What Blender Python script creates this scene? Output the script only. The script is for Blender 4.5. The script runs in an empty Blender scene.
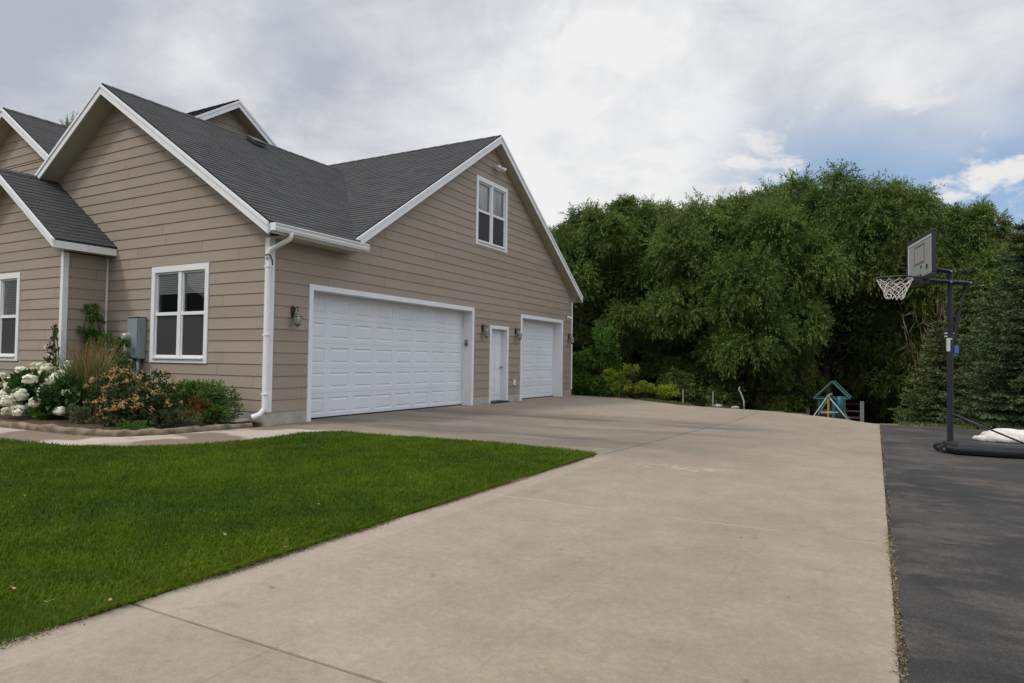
import bpy, math, random
import numpy as np
from mathutils import Vector, Matrix
random.seed(7)
RNG = np.random.default_rng(7)
SC = bpy.context.scene
COL = SC.collection

# ------------------------------------------------------------------ camera
F, PITCH, ROLL, YAW, H = 661.09, 0.0290655, -0.0136386, 0.50228686, 1.1
def cam_axes():
    cy, sy = math.cos(YAW), math.sin(YAW)
    fwd = np.array([-sy*math.cos(PITCH), cy*math.cos(PITCH), math.sin(PITCH)])
    right = np.array([cy, sy, 0.0]); down = np.cross(fwd, right)
    c, s = math.cos(ROLL), math.sin(ROLL)
    return c*right + s*down, -s*right + c*down, fwd
AX = cam_axes()
def ray(px, py):
    return AX[0]*((px-512)/F) + AX[1]*((py-341.5)/F) + AX[2]
def at(px, py, Y):                      # world point seen at a pixel, at depth Y
    r = ray(px, py); t = Y/r[1]
    return (r[0]*t, Y, r[2]*t + H)
cd = bpy.data.cameras.new('camera'); cam = bpy.data.objects.new('camera', cd); COL.objects.link(cam)
cd.sensor_width = 36; cd.sensor_fit = 'HORIZONTAL'; cd.lens = F*36/1024; cd.clip_start = .05; cd.clip_end = 9000
r2, d2, fw = AX
cam.matrix_world = Matrix(((r2[0], -d2[0], -fw[0], 0), (r2[1], -d2[1], -fw[1], 0), (r2[2], -d2[2], -fw[2], H), (0, 0, 0, 1)))
SC.camera = cam

# ------------------------------------------------------------------ materials
def new_mat(name):
    m = bpy.data.materials.new(name); m.use_nodes = True
    nt = m.node_tree; nt.nodes.clear()
    out = nt.nodes.new('ShaderNodeOutputMaterial'); b = nt.nodes.new('ShaderNodeBsdfPrincipled')
    nt.links.new(b.outputs[0], out.inputs[0])
    return m, nt, b, out
def N(nt, typ, **kw):
    n = nt.nodes.new(typ)
    for k, v in kw.items(): setattr(n, k, v)
    return n
def ramp(nt, src, stops):
    r = N(nt, 'ShaderNodeValToRGB'); nt.links.new(src, r.inputs[0])
    e = r.color_ramp.elements
    while len(e) < len(stops): e.new(.5)
    for i, (p, c) in enumerate(stops):
        e[i].position = p; e[i].color = (c, c, c, 1) if isinstance(c, (int, float)) else (*c, 1)
    return r.outputs[0]
def noise(nt, vec, scale, detail=4, rough=.55, stretch=None, dist=0):
    if stretch:
        mp = N(nt, 'ShaderNodeMapping'); mp.inputs['Scale'].default_value = stretch
        nt.links.new(vec, mp.inputs[0]); vec = mp.outputs[0]
    n = N(nt, 'ShaderNodeTexNoise'); n.inputs['Scale'].default_value = scale
    n.inputs['Detail'].default_value = detail; n.inputs['Roughness'].default_value = rough; n.inputs['Distortion'].default_value = dist
    nt.links.new(vec, n.inputs['Vector']); return n.outputs[0]
def mixc(nt, fac, a, b, mode='MIX'):
    m = N(nt, 'ShaderNodeMix', data_type='RGBA', blend_type=mode)
    for i, x in ((0, fac), (6, a), (7, b)):
        if hasattr(x, 'is_linked'): nt.links.new(x, m.inputs[i])
        elif i == 0: m.inputs[0].default_value = x
        else: m.inputs[i].default_value = (*x, 1)
    return m.outputs[2]
def math_(nt, op, a, b=0.0, clamp=False):
    m = N(nt, 'ShaderNodeMath', operation=op, use_clamp=clamp)
    for i, x in ((0, a), (1, b)):
        if hasattr(x, 'is_linked'): nt.links.new(x, m.inputs[i])
        else: m.inputs[i].default_value = x
    return m.outputs[0]
def objco(nt): return N(nt, 'ShaderNodeTexCoord').outputs['Object']
def posco(nt): return N(nt, 'ShaderNodeNewGeometry').outputs['Position']
def bump(nt, b, hgt, strength, dist=.01):
    bp = N(nt, 'ShaderNodeBump'); bp.inputs['Strength'].default_value = strength; bp.inputs['Distance'].default_value = dist
    nt.links.new(hgt, bp.inputs['Height']); nt.links.new(bp.outputs[0], b.inputs['Normal'])
def tone(nt):
    return N(nt, 'ShaderNodeAttribute', attribute_name='tone').outputs['Fac']
def simple(name, col, rough=.6, var=.12, scale=3., metal=0, bumps=.0, bscale=60, spec=.5):
    m, nt, b, o = new_mat(name); v = posco(nt)
    f = ramp(nt, noise(nt, v, scale, 5), [(.3, tuple(c*(1-var) for c in col)), (.7, tuple(min(1, c*(1+var)) for c in col))])
    nt.links.new(f, b.inputs['Base Color']); b.inputs['Roughness'].default_value = rough; b.inputs['Metallic'].default_value = metal
    b.inputs['Specular IOR Level'].default_value = spec
    if bumps: bump(nt, b, noise(nt, v, bscale, 3), bumps, .004)
    return m
def toned(name, lo, hi, rough=.7, var=.1, scale=2., bumps=0, bscale=80, stretch=None, spec=.3):
    m, nt, b, o = new_mat(name); v = posco(nt)
    c = mixc(nt, tone(nt), lo, hi)
    n = ramp(nt, noise(nt, v, scale, 5, .6, stretch), [(.25, 1-var), (.75, 1+var)])
    c = mixc(nt, 1., c, n, 'MULTIPLY')
    nt.links.new(c, b.inputs['Base Color']); b.inputs['Roughness'].default_value = rough
    b.inputs['Specular IOR Level'].default_value = spec
    if bumps: bump(nt, b, noise(nt, v, bscale, 3, .6, stretch), bumps, .004)
    return m
def leafmat(name, lo, hi, trans=.3, rough=.55, spec=.25):
    m, nt, b, o = new_mat(name)
    c = mixc(nt, tone(nt), lo, hi)
    nt.links.new(c, b.inputs['Base Color']); b.inputs['Roughness'].default_value = rough; b.inputs['Specular IOR Level'].default_value = spec
    t = N(nt, 'ShaderNodeBsdfTranslucent'); nt.links.new(mixc(nt, .5, c, (lo[0]*1.3, lo[1]*1.5, lo[2]*.6)), t.inputs[0])
    mx = N(nt, 'ShaderNodeMixShader'); mx.inputs[0].default_value = trans
    nt.links.new(b.outputs[0], mx.inputs[1]); nt.links.new(t.outputs[0], mx.inputs[2]); nt.links.new(mx.outputs[0], o.inputs[0])
    return m
M = {}
M['siding'] = toned('painted_lap_siding', (.283, .233, .181), (.318, .263, .207), .62, .05, 1.2, .25, 40, (1, 1, 6), .3)
M['shingle'] = toned('asphalt_shingle', (.052, .052, .053), (.066, .065, .065), .92, .45, 38., .5, 200, None, .2)
M['white'] = simple('white_painted_trim', (.70, .71, .72), .5, .04, 4)
M['door_white'] = simple('white_garage_door_steel', (.66, .69, .73), .45, .03, 2)
M['soffit'] = simple('cream_soffit', (.40, .36, .29), .7, .08, 5)
M['concrete_foot'] = simple('foundation_concrete', (.36, .33, .28), .9, .16, 6, 0, .5, 60, .2)
M['interior'] = simple('dark_room', (.02, .02, .022), .9, .05)
M['blind'] = simple('pale_window_blind', (.76, .77, .73), .7, .05)
M['curtain'] = simple('cream_curtain', (.78, .76, .70), .8, .06, 10)
M['screen'] = simple('insect_screen', (.024, .023, .024), .6, .12, 60)
M['black_metal'] = simple('black_metal', (.018, .018, .02), .45, .15)
M['pole_metal'] = simple('dark_navy_pole_paint', (.012, .015, .023), .38, .15)
M['grey_metal'] = simple('grey_painted_metal', (.20, .24, .26), .5, .06, 5)
M['galv'] = simple('galvanised_steel', (.34, .35, .36), .45, .15, 8, .6)
M['lamp_glass'] = simple('seeded_lamp_glass', (.25, .27, .24), .12, .2, 12)
M['bronze'] = simple('pewter_lamp_cap', (.23, .22, .19), .4, .2, 12, .4)
M['base_plastic'] = simple('black_base_plastic', (.009, .010, .012), .5, .2, 5)
M['sack'] = simple('white_sack_cloth', (.56, .53, .50), .75, .22, 14, 0, 1., 22)
M['net'] = simple('white_net_cord', (.70, .68, .62), .8, .08)
M['rim'] = simple('dark_rim_metal', (.035, .022, .020), .45, .2)
M['board_panel'] = simple('clear_grey_backboard', (.30, .32, .31), .25, .06, 3)
M['board_line'] = simple('red_backboard_line', (.22, .13, .12), .5, .1)
M['board_white'] = simple('white_backboard_line', (.50, .51, .50), .5, .05)
M['blue_tag'] = simple('blue_plastic', (.03, .12, .42), .4, .1)
M['label_grey'] = simple('grey_pole_label', (.42, .43, .44), .5, .1, 40)
M['green_paint'] = simple('green_play_paint', (.035, .13, .105), .5, .12)  # play equipment colours toned down, tree shade put into the paint
M['blue_play'] = simple('teal_play_plastic', (.02, .11, .15), .4, .12)
M['pale_pole'] = simple('pale_swing_pole', (.26, .31, .29), .5, .2, 8)
M['yellow'] = simple('yellow_rope', (.50, .34, .05), .6, .1)
M['red_board'] = simple('faded_red_board', (.20, .075, .065), .8, .25, 6)
M['bark'] = simple('tree_bark', (.034, .027, .021), .95, .35, 9, 0, .9, 25, .1)
M['dead_stick'] = simple('bleached_stick', (.36, .33, .29), .8, .2, 9)
M['stone'] = simple('fieldstone', (.26, .25, .23), .9, .25, 8, 0, .7, 25, .2)
M['soil'] = simple('dark_garden_mulch', (.075, .052, .036), .95, .35, 14, 0, 1., 40, .1)
M['curb'] = simple('stained_curb_concrete', (.175, .132, .095), .92, .55, 5.5, 0, 1., 40, .15)
M['leaf_litter'] = toned('dry_fallen_leaf', (.23, .14, .06), (.40, .27, .13), .8, .1)
M['litter'] = toned('dry_joint_debris', (.075, .054, .032), (.33, .245, .14), .9, .1)
# foliage
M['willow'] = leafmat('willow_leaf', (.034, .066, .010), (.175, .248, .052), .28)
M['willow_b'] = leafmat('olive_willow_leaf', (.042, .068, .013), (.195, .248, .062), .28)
M['maple'] = leafmat('bright_young_leaf', (.045, .110, .012), (.10, .20, .026), .35)
M['lime'] = leafmat('yellow_green_leaf', (.14, .19, .012), (.32, .36, .03), .35)
M['spruce'] = leafmat('blue_spruce_needle', (.036, .056, .020), (.118, .158, .066), .08, .6)
M['spruce_g'] = leafmat('green_spruce_needle', (.042, .064, .018), (.125, .165, .056), .08, .6)
M['twig'] = leafmat('brown_brush_twig', (.085, .062, .040), (.19, .15, .10), .1)
M['wood_shaded'] = leafmat('far_wood_leaf_shaded', (.018, .032, .010), (.036, .060, .018), .15)  # leaf colour darkened to hold the shade inside the trees
M['grass'] = leafmat('lawn_blade', (.030, .070, .002), (.160, .222, .012), .30, .6, .12)
M['hyd_leaf'] = leafmat('hydrangea_leaf', (.022, .055, .012), (.055, .11, .028), .25)
M['hyd_flower'] = toned('cream_hydrangea_petal', (.60, .60, .40), (.84, .83, .66), .7, .1)
M['orn_grass'] = leafmat('ornamental_grass_blade', (.06, .11, .022), (.15, .20, .05), .3)
M['orn_plume'] = leafmat('tan_grass_plume', (.26, .15, .07), (.42, .27, .15), .25)
M['coral'] = leafmat('peach_blossom', (.40, .21, .08), (.62, .44, .22), .25)
M['dark_leaf'] = leafmat('dark_shrub_leaf', (.018, .038, .010), (.05, .085, .022), .2)
M['shrub'] = leafmat('green_shrub_leaf', (.034, .085, .012), (.115, .20, .032), .25)
M['rust'] = leafmat('rusty_shrub_leaf', (.12, .045, .012), (.24, .10, .03), .25)
M['heath'] = leafmat('grey_green_sprig', (.065, .085, .030), (.15, .17, .075), .2)
M['white_petal'] = toned('white_rose_petal', (.70, .70, .64), (.80, .80, .74), .7, .05)

# glass: reflective, see-through pane
def glassmat():
    m, nt, b, o = new_mat('window_glass'); nt.nodes.remove(b)
    t = N(nt, 'ShaderNodeBsdfTransparent'); t.inputs[0].default_value = (.95, .97, .96, 1)
    g = N(nt, 'ShaderNodeBsdfGlossy'); g.inputs['Roughness'].default_value = .02
    f = N(nt, 'ShaderNodeFresnel'); f.inputs[0].default_value = 1.65
    mx = N(nt, 'ShaderNodeMixShader'); nt.links.new(f.outputs[0], mx.inputs[0]); nt.links.new(t.outputs[0], mx.inputs[1]); nt.links.new(g.outputs[0], mx.inputs[2])
    nt.links.new(mx.outputs[0], o.inputs[0]); return m
M['glass'] = glassmat()

def smoothn(nt, x, a, b):
    mr = N(nt, 'ShaderNodeMapRange'); mr.interpolation_type = 'SMOOTHSTEP'; mr.inputs[1].default_value = a; mr.inputs[2].default_value = b; nt.links.new(x, mr.inputs[0]); return mr.outputs[0]
def concretemat():
    m, nt, b, o = new_mat('broom_finished_concrete'); v = posco(nt)
    big = noise(nt, v, .32, 5, .6, (1, .7, 1))
    c = ramp(nt, big, [(.35, (.236, .190, .142)), (.5, (.278, .226, .171)), (.65, (.306, .251, .193))])
    fine = ramp(nt, noise(nt, v, 130, 3, .8), [(.36, .87), (.64, 1.11)])
    c = mixc(nt, 1., c, fine, 'MULTIPLY')
    c = mixc(nt, 1., c, ramp(nt, tone(nt), [(0., .93), (1., 1.05)]), 'MULTIPLY')
    mid = ramp(nt, noise(nt, v, 3.2, 8, .72), [(.36, .90), (.62, 1.06)])
    c = mixc(nt, 1., c, ramp(nt, noise(nt, v, 24, 5, .75), [(.36, .90), (.62, 1.08)]), 'MULTIPLY')
    c = mixc(nt, 1., c, mid, 'MULTIPLY')
    # worn grey tyre tracks that curve into the garage (marks with a shape of their own)
    s = N(nt, 'ShaderNodeSeparateXYZ'); nt.links.new(v, s.inputs[0])
    wob = noise(nt, v, .35, 3)
    def band(center, width, amount, x0, x1):
        yy = math_(nt, 'ADD', s.outputs[1], math_(nt, 'MULTIPLY', wob, 1.6))
        d = math_(nt, 'ABSOLUTE', math_(nt, 'SUBTRACT', yy, center))
        k = math_(nt, 'SUBTRACT', 1., math_(nt, 'DIVIDE', d, width), True)
        gx = N(nt, 'ShaderNodeMapRange'); gx.interpolation_type = 'SMOOTHSTEP'
        gx.inputs[1].default_value = x0; gx.inputs[2].default_value = x1; nt.links.new(s.outputs[0], gx.inputs[0])
        k = math_(nt, 'MULTIPLY', math_(nt, 'MULTIPLY', k, gx.outputs[0]), amount)
        patch = ramp(nt, noise(nt, v, 1.3, 5, .65, (.35, 1.5, 1)), [(.35, .35), (.55, 1.)])
        return math_(nt, 'MULTIPLY', math_(nt, 'MULTIPLY', k, patch), .72)
    for ce, wi, am, x0, x1 in ((9.5, 1.5, 1.3, -.3, -3.6), (12.6, 1.2, 1.3, -.2, -2.8), (11.1, .9, .9, -.4, -2.8)):
        c = mixc(nt, band(ce, wi, am, x0, x1), c, (.098, .086, .076))
    mg = math_(nt, 'SUBTRACT', 1., math_(nt, 'DIVIDE', math_(nt, 'ABSOLUTE', math_(nt, 'SUBTRACT', math_(nt, 'ADD', s.outputs[0], math_(nt, 'MULTIPLY', wob, .03)), -2.76)), .13), True)
    c = mixc(nt, math_(nt, 'MULTIPLY', math_(nt, 'MULTIPLY', smoothn(nt, mg, .0, .25), smoothn(nt, s.outputs[1], 7.45, 7.3)), .16), c, (.44, .385, .32))
    for px_, a_ in ((-1.95, .35), (-.62, .3), (-1.2, .2)):
        dd = math_(nt, 'ABSOLUTE', math_(nt, 'SUBTRACT', math_(nt, 'ADD', s.outputs[0], math_(nt, 'MULTIPLY', noise(nt, v, .8, 4), .10)), px_))
        c = mixc(nt, math_(nt, 'MULTIPLY', math_(nt, 'SUBTRACT', 1., math_(nt, 'DIVIDE', dd, .008), True), math_(nt, 'MULTIPLY', ramp(nt, noise(nt, v, 1.1, 3), [(.48, 0.), (.58, 1.)]), a_*1.4)), c, (.17, .14, .115))
    oil = ramp(nt, noise(nt, v, 1.7, 4, .5), [(.66, 0.), (.74, .45)])
    c = mixc(nt, oil, c, (.17, .145, .12))
    # small pale drips in a row
    sp = ramp(nt, noise(nt, v, 9, 3, .5), [(.52, 0.), (.60, 1.)])
    bx = math_(nt, 'SUBTRACT', 1., math_(nt, 'DIVIDE', math_(nt, 'ABSOLUTE', math_(nt, 'SUBTRACT', s.outputs[1], 6.95)), .22), True)
    bx2 = math_(nt, 'SUBTRACT', 1., math_(nt, 'DIVIDE', math_(nt, 'ABSOLUTE', math_(nt, 'ADD', s.outputs[0], 1.75)), .62), True)
    c = mixc(nt, math_(nt, 'MULTIPLY', math_(nt, 'MULTIPLY', sp, math_(nt, 'MULTIPLY', bx, bx2)), .8), c, (.56, .49, .41))
    # pale hairline across the slab
    ln = math_(nt, 'ADD', s.outputs[1], math_(nt, 'MULTIPLY', noise(nt, v, 1.6, 6, .7), .22))
    k = math_(nt, 'SUBTRACT', 1., math_(nt, 'DIVIDE', math_(nt, 'ABSOLUTE', math_(nt, 'SUBTRACT', ln, 4.82)), .016), True)
    k = math_(nt, 'MULTIPLY', k, ramp(nt, noise(nt, v, 1.7, 3), [(.40, 0.), (.6, .5)]))
    c = mixc(nt, k, c, (.50, .44, .37))
    # dark specks
    vo = N(nt, 'ShaderNodeTexVoronoi'); vo.inputs['Scale'].default_value = 2.1; nt.links.new(v, vo.inputs['Vector'])
    k = ramp(nt, vo.outputs['Distance'], [(.018, .8), (.03, 0.)])
    k = math_(nt, 'MULTIPLY', k, ramp(nt, noise(nt, v, .9, 2), [(.5, 0.), (.55, 1.)]))
    c = mixc(nt, k, c, (.10, .085, .07))
    nt.links.new(c, b.inputs['Base Color']); b.inputs['Roughness'].default_value = .88; b.inputs['Specular IOR Level'].default_value = .22
    h = math_(nt, 'ADD', noise(nt, v, 160, 3, .7), noise(nt, v, 60, 3, .7, (8, 1, 1)))
    bump(nt, b, h, .30, .004)
    return m
M['concrete'] = concretemat()
def walkmat():
    m, nt, b, o = new_mat('sidewalk_concrete'); v = posco(nt)
    c = ramp(nt, noise(nt, v, .9, 5, .6), [(.3, (.36, .30, .245)), (.7, (.43, .37, .305))])
    c = mixc(nt, 1., c, ramp(nt, noise(nt, v, 90, 3, .8), [(.25, .85), (.75, 1.12)]), 'MULTIPLY')
    wet = ramp(nt, noise(nt, v, .85, 3, .45), [(.44, 0.), (.49, .9)])
    c = mixc(nt, wet, c, (.15, .104, .070))
    nt.links.new(c, b.inputs['Base Color']); b.inputs['Roughness'].default_value = .85
    bump(nt, b, noise(nt, v, 120, 3, .7), .3, .004)
    return m
M['walk'] = walkmat()
def asphaltmat():
    m, nt, b, o = new_mat('weathered_asphalt'); v = posco(nt)
    c = ramp(nt, noise(nt, v, .8, 6, .66, (.45, 1, 1), .5), [(.36, (.019, .0185, .018)), (.5, (.030, .0285, .0268)), (.62, (.052, .047, .042))])
    dust = ramp(nt, noise(nt, v, 1.5, 8, .74, (.7, 1., 1)), [(.49, 0.), (.60, .62)])
    dk = ramp(nt, noise(nt, v, 2.6, 5, .6, (1., .55, 1)), [(.55, 0.), (.66, .5)])
    c = mixc(nt, dk, c, (.017, .017, .018))
    c = mixc(nt, dust, c, (.098, .083, .068))
    agg = ramp(nt, noise(nt, v, 120, 3, .85), [(.38, .55), (.62, 1.5)])
    c = mixc(nt, 1., c, agg, 'MULTIPLY')
    vo = N(nt, 'ShaderNodeTexVoronoi'); vo.inputs['Scale'].default_value = 45; nt.links.new(v, vo.inputs['Vector'])
    c = mixc(nt, ramp(nt, vo.outputs['Distance'], [(.08, .55), (.16, 0.)]), c, (.14, .135, .125))
    nt.links.new(c, b.inputs['Base Color']); b.inputs['Roughness'].default_value = .82; b.inputs['Specular IOR Level'].default_value = .35
    bump(nt, b, noise(nt, v, 190, 3, .8), .75, .006)
    return m
M['asphalt'] = asphaltmat()
def terrainmat():
    m, nt, b, o = new_mat('dirt_and_rough_grass'); v = posco(nt)
    c = ramp(nt, noise(nt, v, 1.4, 6, .7), [(.35, (.20, .145, .095)), (.52, (.15, .125, .065)), (.68, (.075, .095, .03))])
    c = mixc(nt, 1., c, ramp(nt, noise(nt, v, 40, 4, .8), [(.25, .7), (.75, 1.25)]), 'MULTIPLY')
    nt.links.new(c, b.inputs['Base Color']); b.inputs['Roughness'].default_value = .95; b.inputs['Specular IOR Level'].default_value = .1
    bump(nt, b, noise(nt, v, 30, 5, .75), .8, .02)
    return m
M['terrain'] = terrainmat()
M['lawn_soil'] = simple('lawn_thatch', (.036, .062, .014), .95, .3, 12, 0, .6, 60, .1)
M['hill'] = simple('far_blue_green_hill', (.045, .060, .050), 1, .2, .004, 0, 0, 1, .05)

# ------------------------------------------------------------------ mesh builder
def wloc(o):
    v = Vector((0, 0, 0))
    while o is not None: v += o.location; o = o.parent
    return v
def tag(o, label=None, cat=None, group=None, kind=None):
    if label: o['label'] = label
    if cat: o['category'] = cat
    if group: o['group'] = group
    if kind: o['kind'] = kind
    return o
def empty(name, loc, label, cat, group=None):
    o = bpy.data.objects.new(name, None); o.location = loc; o.empty_display_size = .2; COL.objects.link(o)
    return tag(o, label, cat, group)
def copy_tree(o, parent=None):
    c = o.copy(); COL.objects.link(c)
    if parent is not None: c.parent = parent
    for ch in list(o.children): copy_tree(ch, c)
    return c
class MB:
    def __init__(s): s.v = []; s.f = []; s.t = []
    def poly(s, pts, t=.5):
        n = len(s.v); s.v += [tuple(p) for p in pts]; s.f.append(tuple(range(n, n+len(pts)))); s.t.append(t)
    def box(s, x0, x1, y0, y1, z0, z1, t=.5):
        x0, x1 = min(x0, x1), max(x0, x1); y0, y1 = min(y0, y1), max(y0, y1); z0, z1 = min(z0, z1), max(z0, z1)
        s.prism([(x0, y0, z0), (x1, y0, z0), (x1, y1, z0), (x0, y1, z0)], (0, 0, z1-z0), t)
    def prism(s, pts, vec, t=.5):
        pts = [Vector(p) for p in pts]; vec = Vector(vec)
        nrm = Vector((0, 0, 0))
        for i in range(1, len(pts)-1): nrm += (pts[i]-pts[0]).cross(pts[i+1]-pts[0])
        if nrm.dot(vec) < 0: pts = pts[::-1]
        n = len(s.v); k = len(pts)
        s.v += [tuple(p) for p in pts] + [tuple(p+vec) for p in pts]
        s.f.append(tuple(range(n+k-1, n-1, -1))); s.f.append(tuple(range(n+k, n+2*k)))
        s.t += [t, t]
        for i in range(k):
            j = (i+1) % k; s.f.append((n+i, n+j, n+k+j, n+k+i)); s.t.append(t)
    def tube(s, pts, r, n=8, t=.5, cap=True):
        pts = [Vector(p) for p in pts]; rs = r if isinstance(r, (list, tuple)) else [r]*len(pts)
        base = len(s.v); up = None
        for i, p in enumerate(pts):
            d = (pts[min(i+1, len(pts)-1)] - pts[max(i-1, 0)]).normalized()
            if up is None:
                up = Vector((0, 0, 1)) if abs(d.z) < .9 else Vector((1, 0, 0))
            a = d.cross(up).normalized(); b = a.cross(d).normalized(); up = b
            for k in range(n):
                th = 2*math.pi*k/n; q = p + (a*math.cos(th) + b*math.sin(th))*rs[i]; s.v.append(tuple(q))
        for i in range(len(pts)-1):
            for k in range(n):
                k2 = (k+1) % n; s.f.append((base+i*n+k, base+(i+1)*n+k, base+(i+1)*n+k2, base+i*n+k2)); s.t.append(t)
        if cap:
            s.f.append(tuple(base+k for k in range(n))); s.f.append(tuple(base+(len(pts)-1)*n+k for k in range(n-1, -1, -1))); s.t += [t, t]
    def lathe(s, prof, c, n=14, t=.5):
        base = len(s.v)
        for r, z in prof:
            for k in range(n):
                th = 2*math.pi*k/n; s.v.append((c[0]+r*math.cos(th), c[1]+r*math.sin(th), c[2]+z))
        for i in range(len(prof)-1):
            for k in range(n):
                k2 = (k+1) % n; s.f.append((base+i*n+k, base+i*n+k2, base+(i+1)*n+k2, base+(i+1)*n+k)); s.t.append(t)
        s.f.append(tuple(base+k for k in range(n-1, -1, -1))); s.f.append(tuple(base+(len(prof)-1)*n+k for k in range(n))); s.t += [t, t]
    def build(s, name, mat, parent=None, smooth=False, bevel=0):
        off = wloc(parent) if parent is not None else Vector((0, 0, 0))
        me = bpy.data.meshes.new(name); me.from_pydata([(x-off.x, y-off.y, z-off.z) for x, y, z in s.v], [], s.f)
        a = me.attributes.new('tone', 'FLOAT', 'FACE'); a.data.foreach_set('value', np.array(s.t, dtype=np.float32))
        me.materials.append(mat); me.update()
        o = bpy.data.objects.new(name, me); COL.objects.link(o)
        if parent is not None: o.parent = parent
        if smooth: me.polygons.foreach_set('use_smooth', [True]*len(me.polygons))
        if bevel:
            md = o.modifiers.new('bevel', 'BEVEL'); md.width = bevel; md.segments = 2; md.limit_method = 'ANGLE'
        return o
def fast_mesh(name, V, nv, mat, T, parent=None, off=(0, 0, 0), smooth=False):
    """V: (n*nv,3) array, n faces of nv vertices each; T: n tones."""
    V = np.asarray(V, dtype=np.float32) - np.array(off, dtype=np.float32)
    n = len(V)//nv
    me = bpy.data.meshes.new(name); me.vertices.add(n*nv); me.vertices.foreach_set('co', V.ravel())
    me.loops.add(n*nv); me.loops.foreach_set('vertex_index', np.arange(n*nv, dtype=np.int32))
    me.polygons.add(n); me.polygons.foreach_set('loop_start', np.arange(0, n*nv, nv, dtype=np.int32))
    me.update(calc_edges=True)
    a = me.attributes.new('tone', 'FLOAT', 'FACE'); a.data.foreach_set('value', np.clip(T, 0, 1).astype(np.float32))
    me.materials.append(mat)
    o = bpy.data.objects.new(name, me); COL.objects.link(o)
    if parent is not None: o.parent = parent
    return o
def norm(a): return a/np.maximum(np.linalg.norm(a, axis=-1, keepdims=True), 1e-6)
def leaf_quads(P, D, L, W, rng, fold=.18):
    """rhombus leaves: base P, direction D."""
    n = len(P); D = norm(D); R = norm(rng.normal(size=(n, 3))); S = norm(np.cross(D, R)); Nn = np.cross(S, D)
    L = np.broadcast_to(np.asarray(L, float), (n,))[:, None]; W = np.broadcast_to(np.asarray(W, float), (n,))[:, None]
    m = P + D*L*.45
    q = np.stack([P, m + S*W*.5 + Nn*W*fold, P + D*L, m - S*W*.5 + Nn*W*fold], axis=1)
    return q.reshape(-1, 3)

# ------------------------------------------------------------------ lapped boards (siding courses, shingle courses)
def clip_half(poly, ax, val, keep_greater):
    out = []
    for i in range(len(poly)):
        a, b = poly[i], poly[(i+1) % len(poly)]
        ia = a[ax] >= val-1e-9 if keep_greater else a[ax] <= val+1e-9
        ib = b[ax] >= val-1e-9 if keep_greater else b[ax] <= val+1e-9
        if ia: out.append(a)
        if ia != ib:
            t = (val-a[ax])/(b[ax]-a[ax]); out.append((a[0]+t*(b[0]-a[0]), a[1]+t*(b[1]-a[1])))
    return out
def clip_box(poly, u0, u1, v0, v1):
    for ax, val, g in ((0, u0, True), (0, u1, False), (1, v0, True), (1, v1, False)):
        if len(poly) < 3: return []
        poly = clip_half(poly, ax, val, g)
    return poly if len(poly) >= 3 else []
def lapped(mb, poly, holes, E, U, Vd, Nn, sp, lip, v_start, blen, gap=.0, rag=0., tone_sd=.3):
    E, U, Vd, Nn = (np.array(x, float) for x in (E, U, Vd, Nn))
    def P(u, v, n): return tuple(E + U*u + Vd*v + Nn*n)
    us = [p[0] for p in poly]; vs = [p[1] for p in poly]
    k = 0; v0 = v_start
    flip = np.dot(np.cross(U, Vd), Nn) < 0
    def add(pts, t): mb.poly(pts[::-1] if flip else pts, t)
    while v0 < max(vs):
        cuts = sorted({v0, v0+sp} | {h[i] for h in holes for i in (2, 3) if v0 < h[i] < v0+sp})
        # board ends along this course
        u = min(us) - random.random()*blen; ends = []
        while u < max(us):
            ends.append(u); u += blen*(.6+.8*random.random())
        ends.append(max(us)+1)
        for i in range(len(ends)-1):
            t = min(1, max(0, random.gauss(.5, tone_sd))); dz = rag*random.random()
            for a, b in zip(cuts[:-1], cuts[1:]):
                ivs = [(ends[i]+gap/2, ends[i+1]-gap/2)]
                for h in holes:
                    if h[2] < b-1e-6 and h[3] > a+1e-6:
                        nv = []
                        for s0, s1 in ivs:
                            if h[1] <= s0 or h[0] >= s1: nv.append((s0, s1)); continue
                            if h[0] > s0: nv.append((s0, h[0]))
                            if h[1] < s1: nv.append((h[1], s1))
                        ivs = nv
                for s0, s1 in ivs:
                    pc = clip_box(poly, s0, s1, a, b)
                    if len(pc) < 3: continue
                    add([P(x, y, (lip+dz)*(1-(y-v0)/sp)+.001) for x, y in pc], t)
                    if a == v0:
                        lo = [p for p in pc if abs(p[1]-v0) < 1e-6]
                        if len(lo) >= 2:
                            x0, x1 = min(p[0] for p in lo), max(p[0] for p in lo)
                            add([P(x0, v0, -.002), P(x1, v0, -.002), P(x1, v0, lip+dz+.001), P(x0, v0, lip+dz+.001)], t)
        v0 += sp; k += 1

# ------------------------------------------------------------------ the house
HX, HY = -8.62, 7.48           # corner of the garage wall (faces +X) and the side wall (faces -Y)
house = empty('house', (HX, HY, 0), 'tan lap-sided house with white trim, dark shingle gables and attached three-bay garage', 'house')
SP = .1947; Z0 = .21
PIT = .6667
def wall(poly, holes, E, U, Nn, label=None):
    mb = MB(); lapped(mb, poly, holes, E, U, (0, 0, 1), Nn, SP, .013, Z0, 3.0, .005)
    # sheathing behind, cut to the same openings
    E2 = np.array(E, float) - np.array(Nn, float)*.012
    tmp = MB(); lapped(tmp, poly, holes, E2, U, (0, 0, 1), Nn, 30., 0.0, min(p[1] for p in poly), 1e4, 0)
    o = mb.build('wall', M['siding'], house)
    tmp.build('wall_sheathing', M['interior'], house)
    return o
AR, AZ = -12.90, 6.27          # ridge of the side gable (along Y)
BR, BZ = 14.50, 6.85           # ridge of the garage gable (along X)
EX, AE = -8.245, 3.225
PA = (AZ-AE)/(EX-AR)
WA = [-11.70, -10.095, .98, 2.73]
ap = AZ-.165
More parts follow.
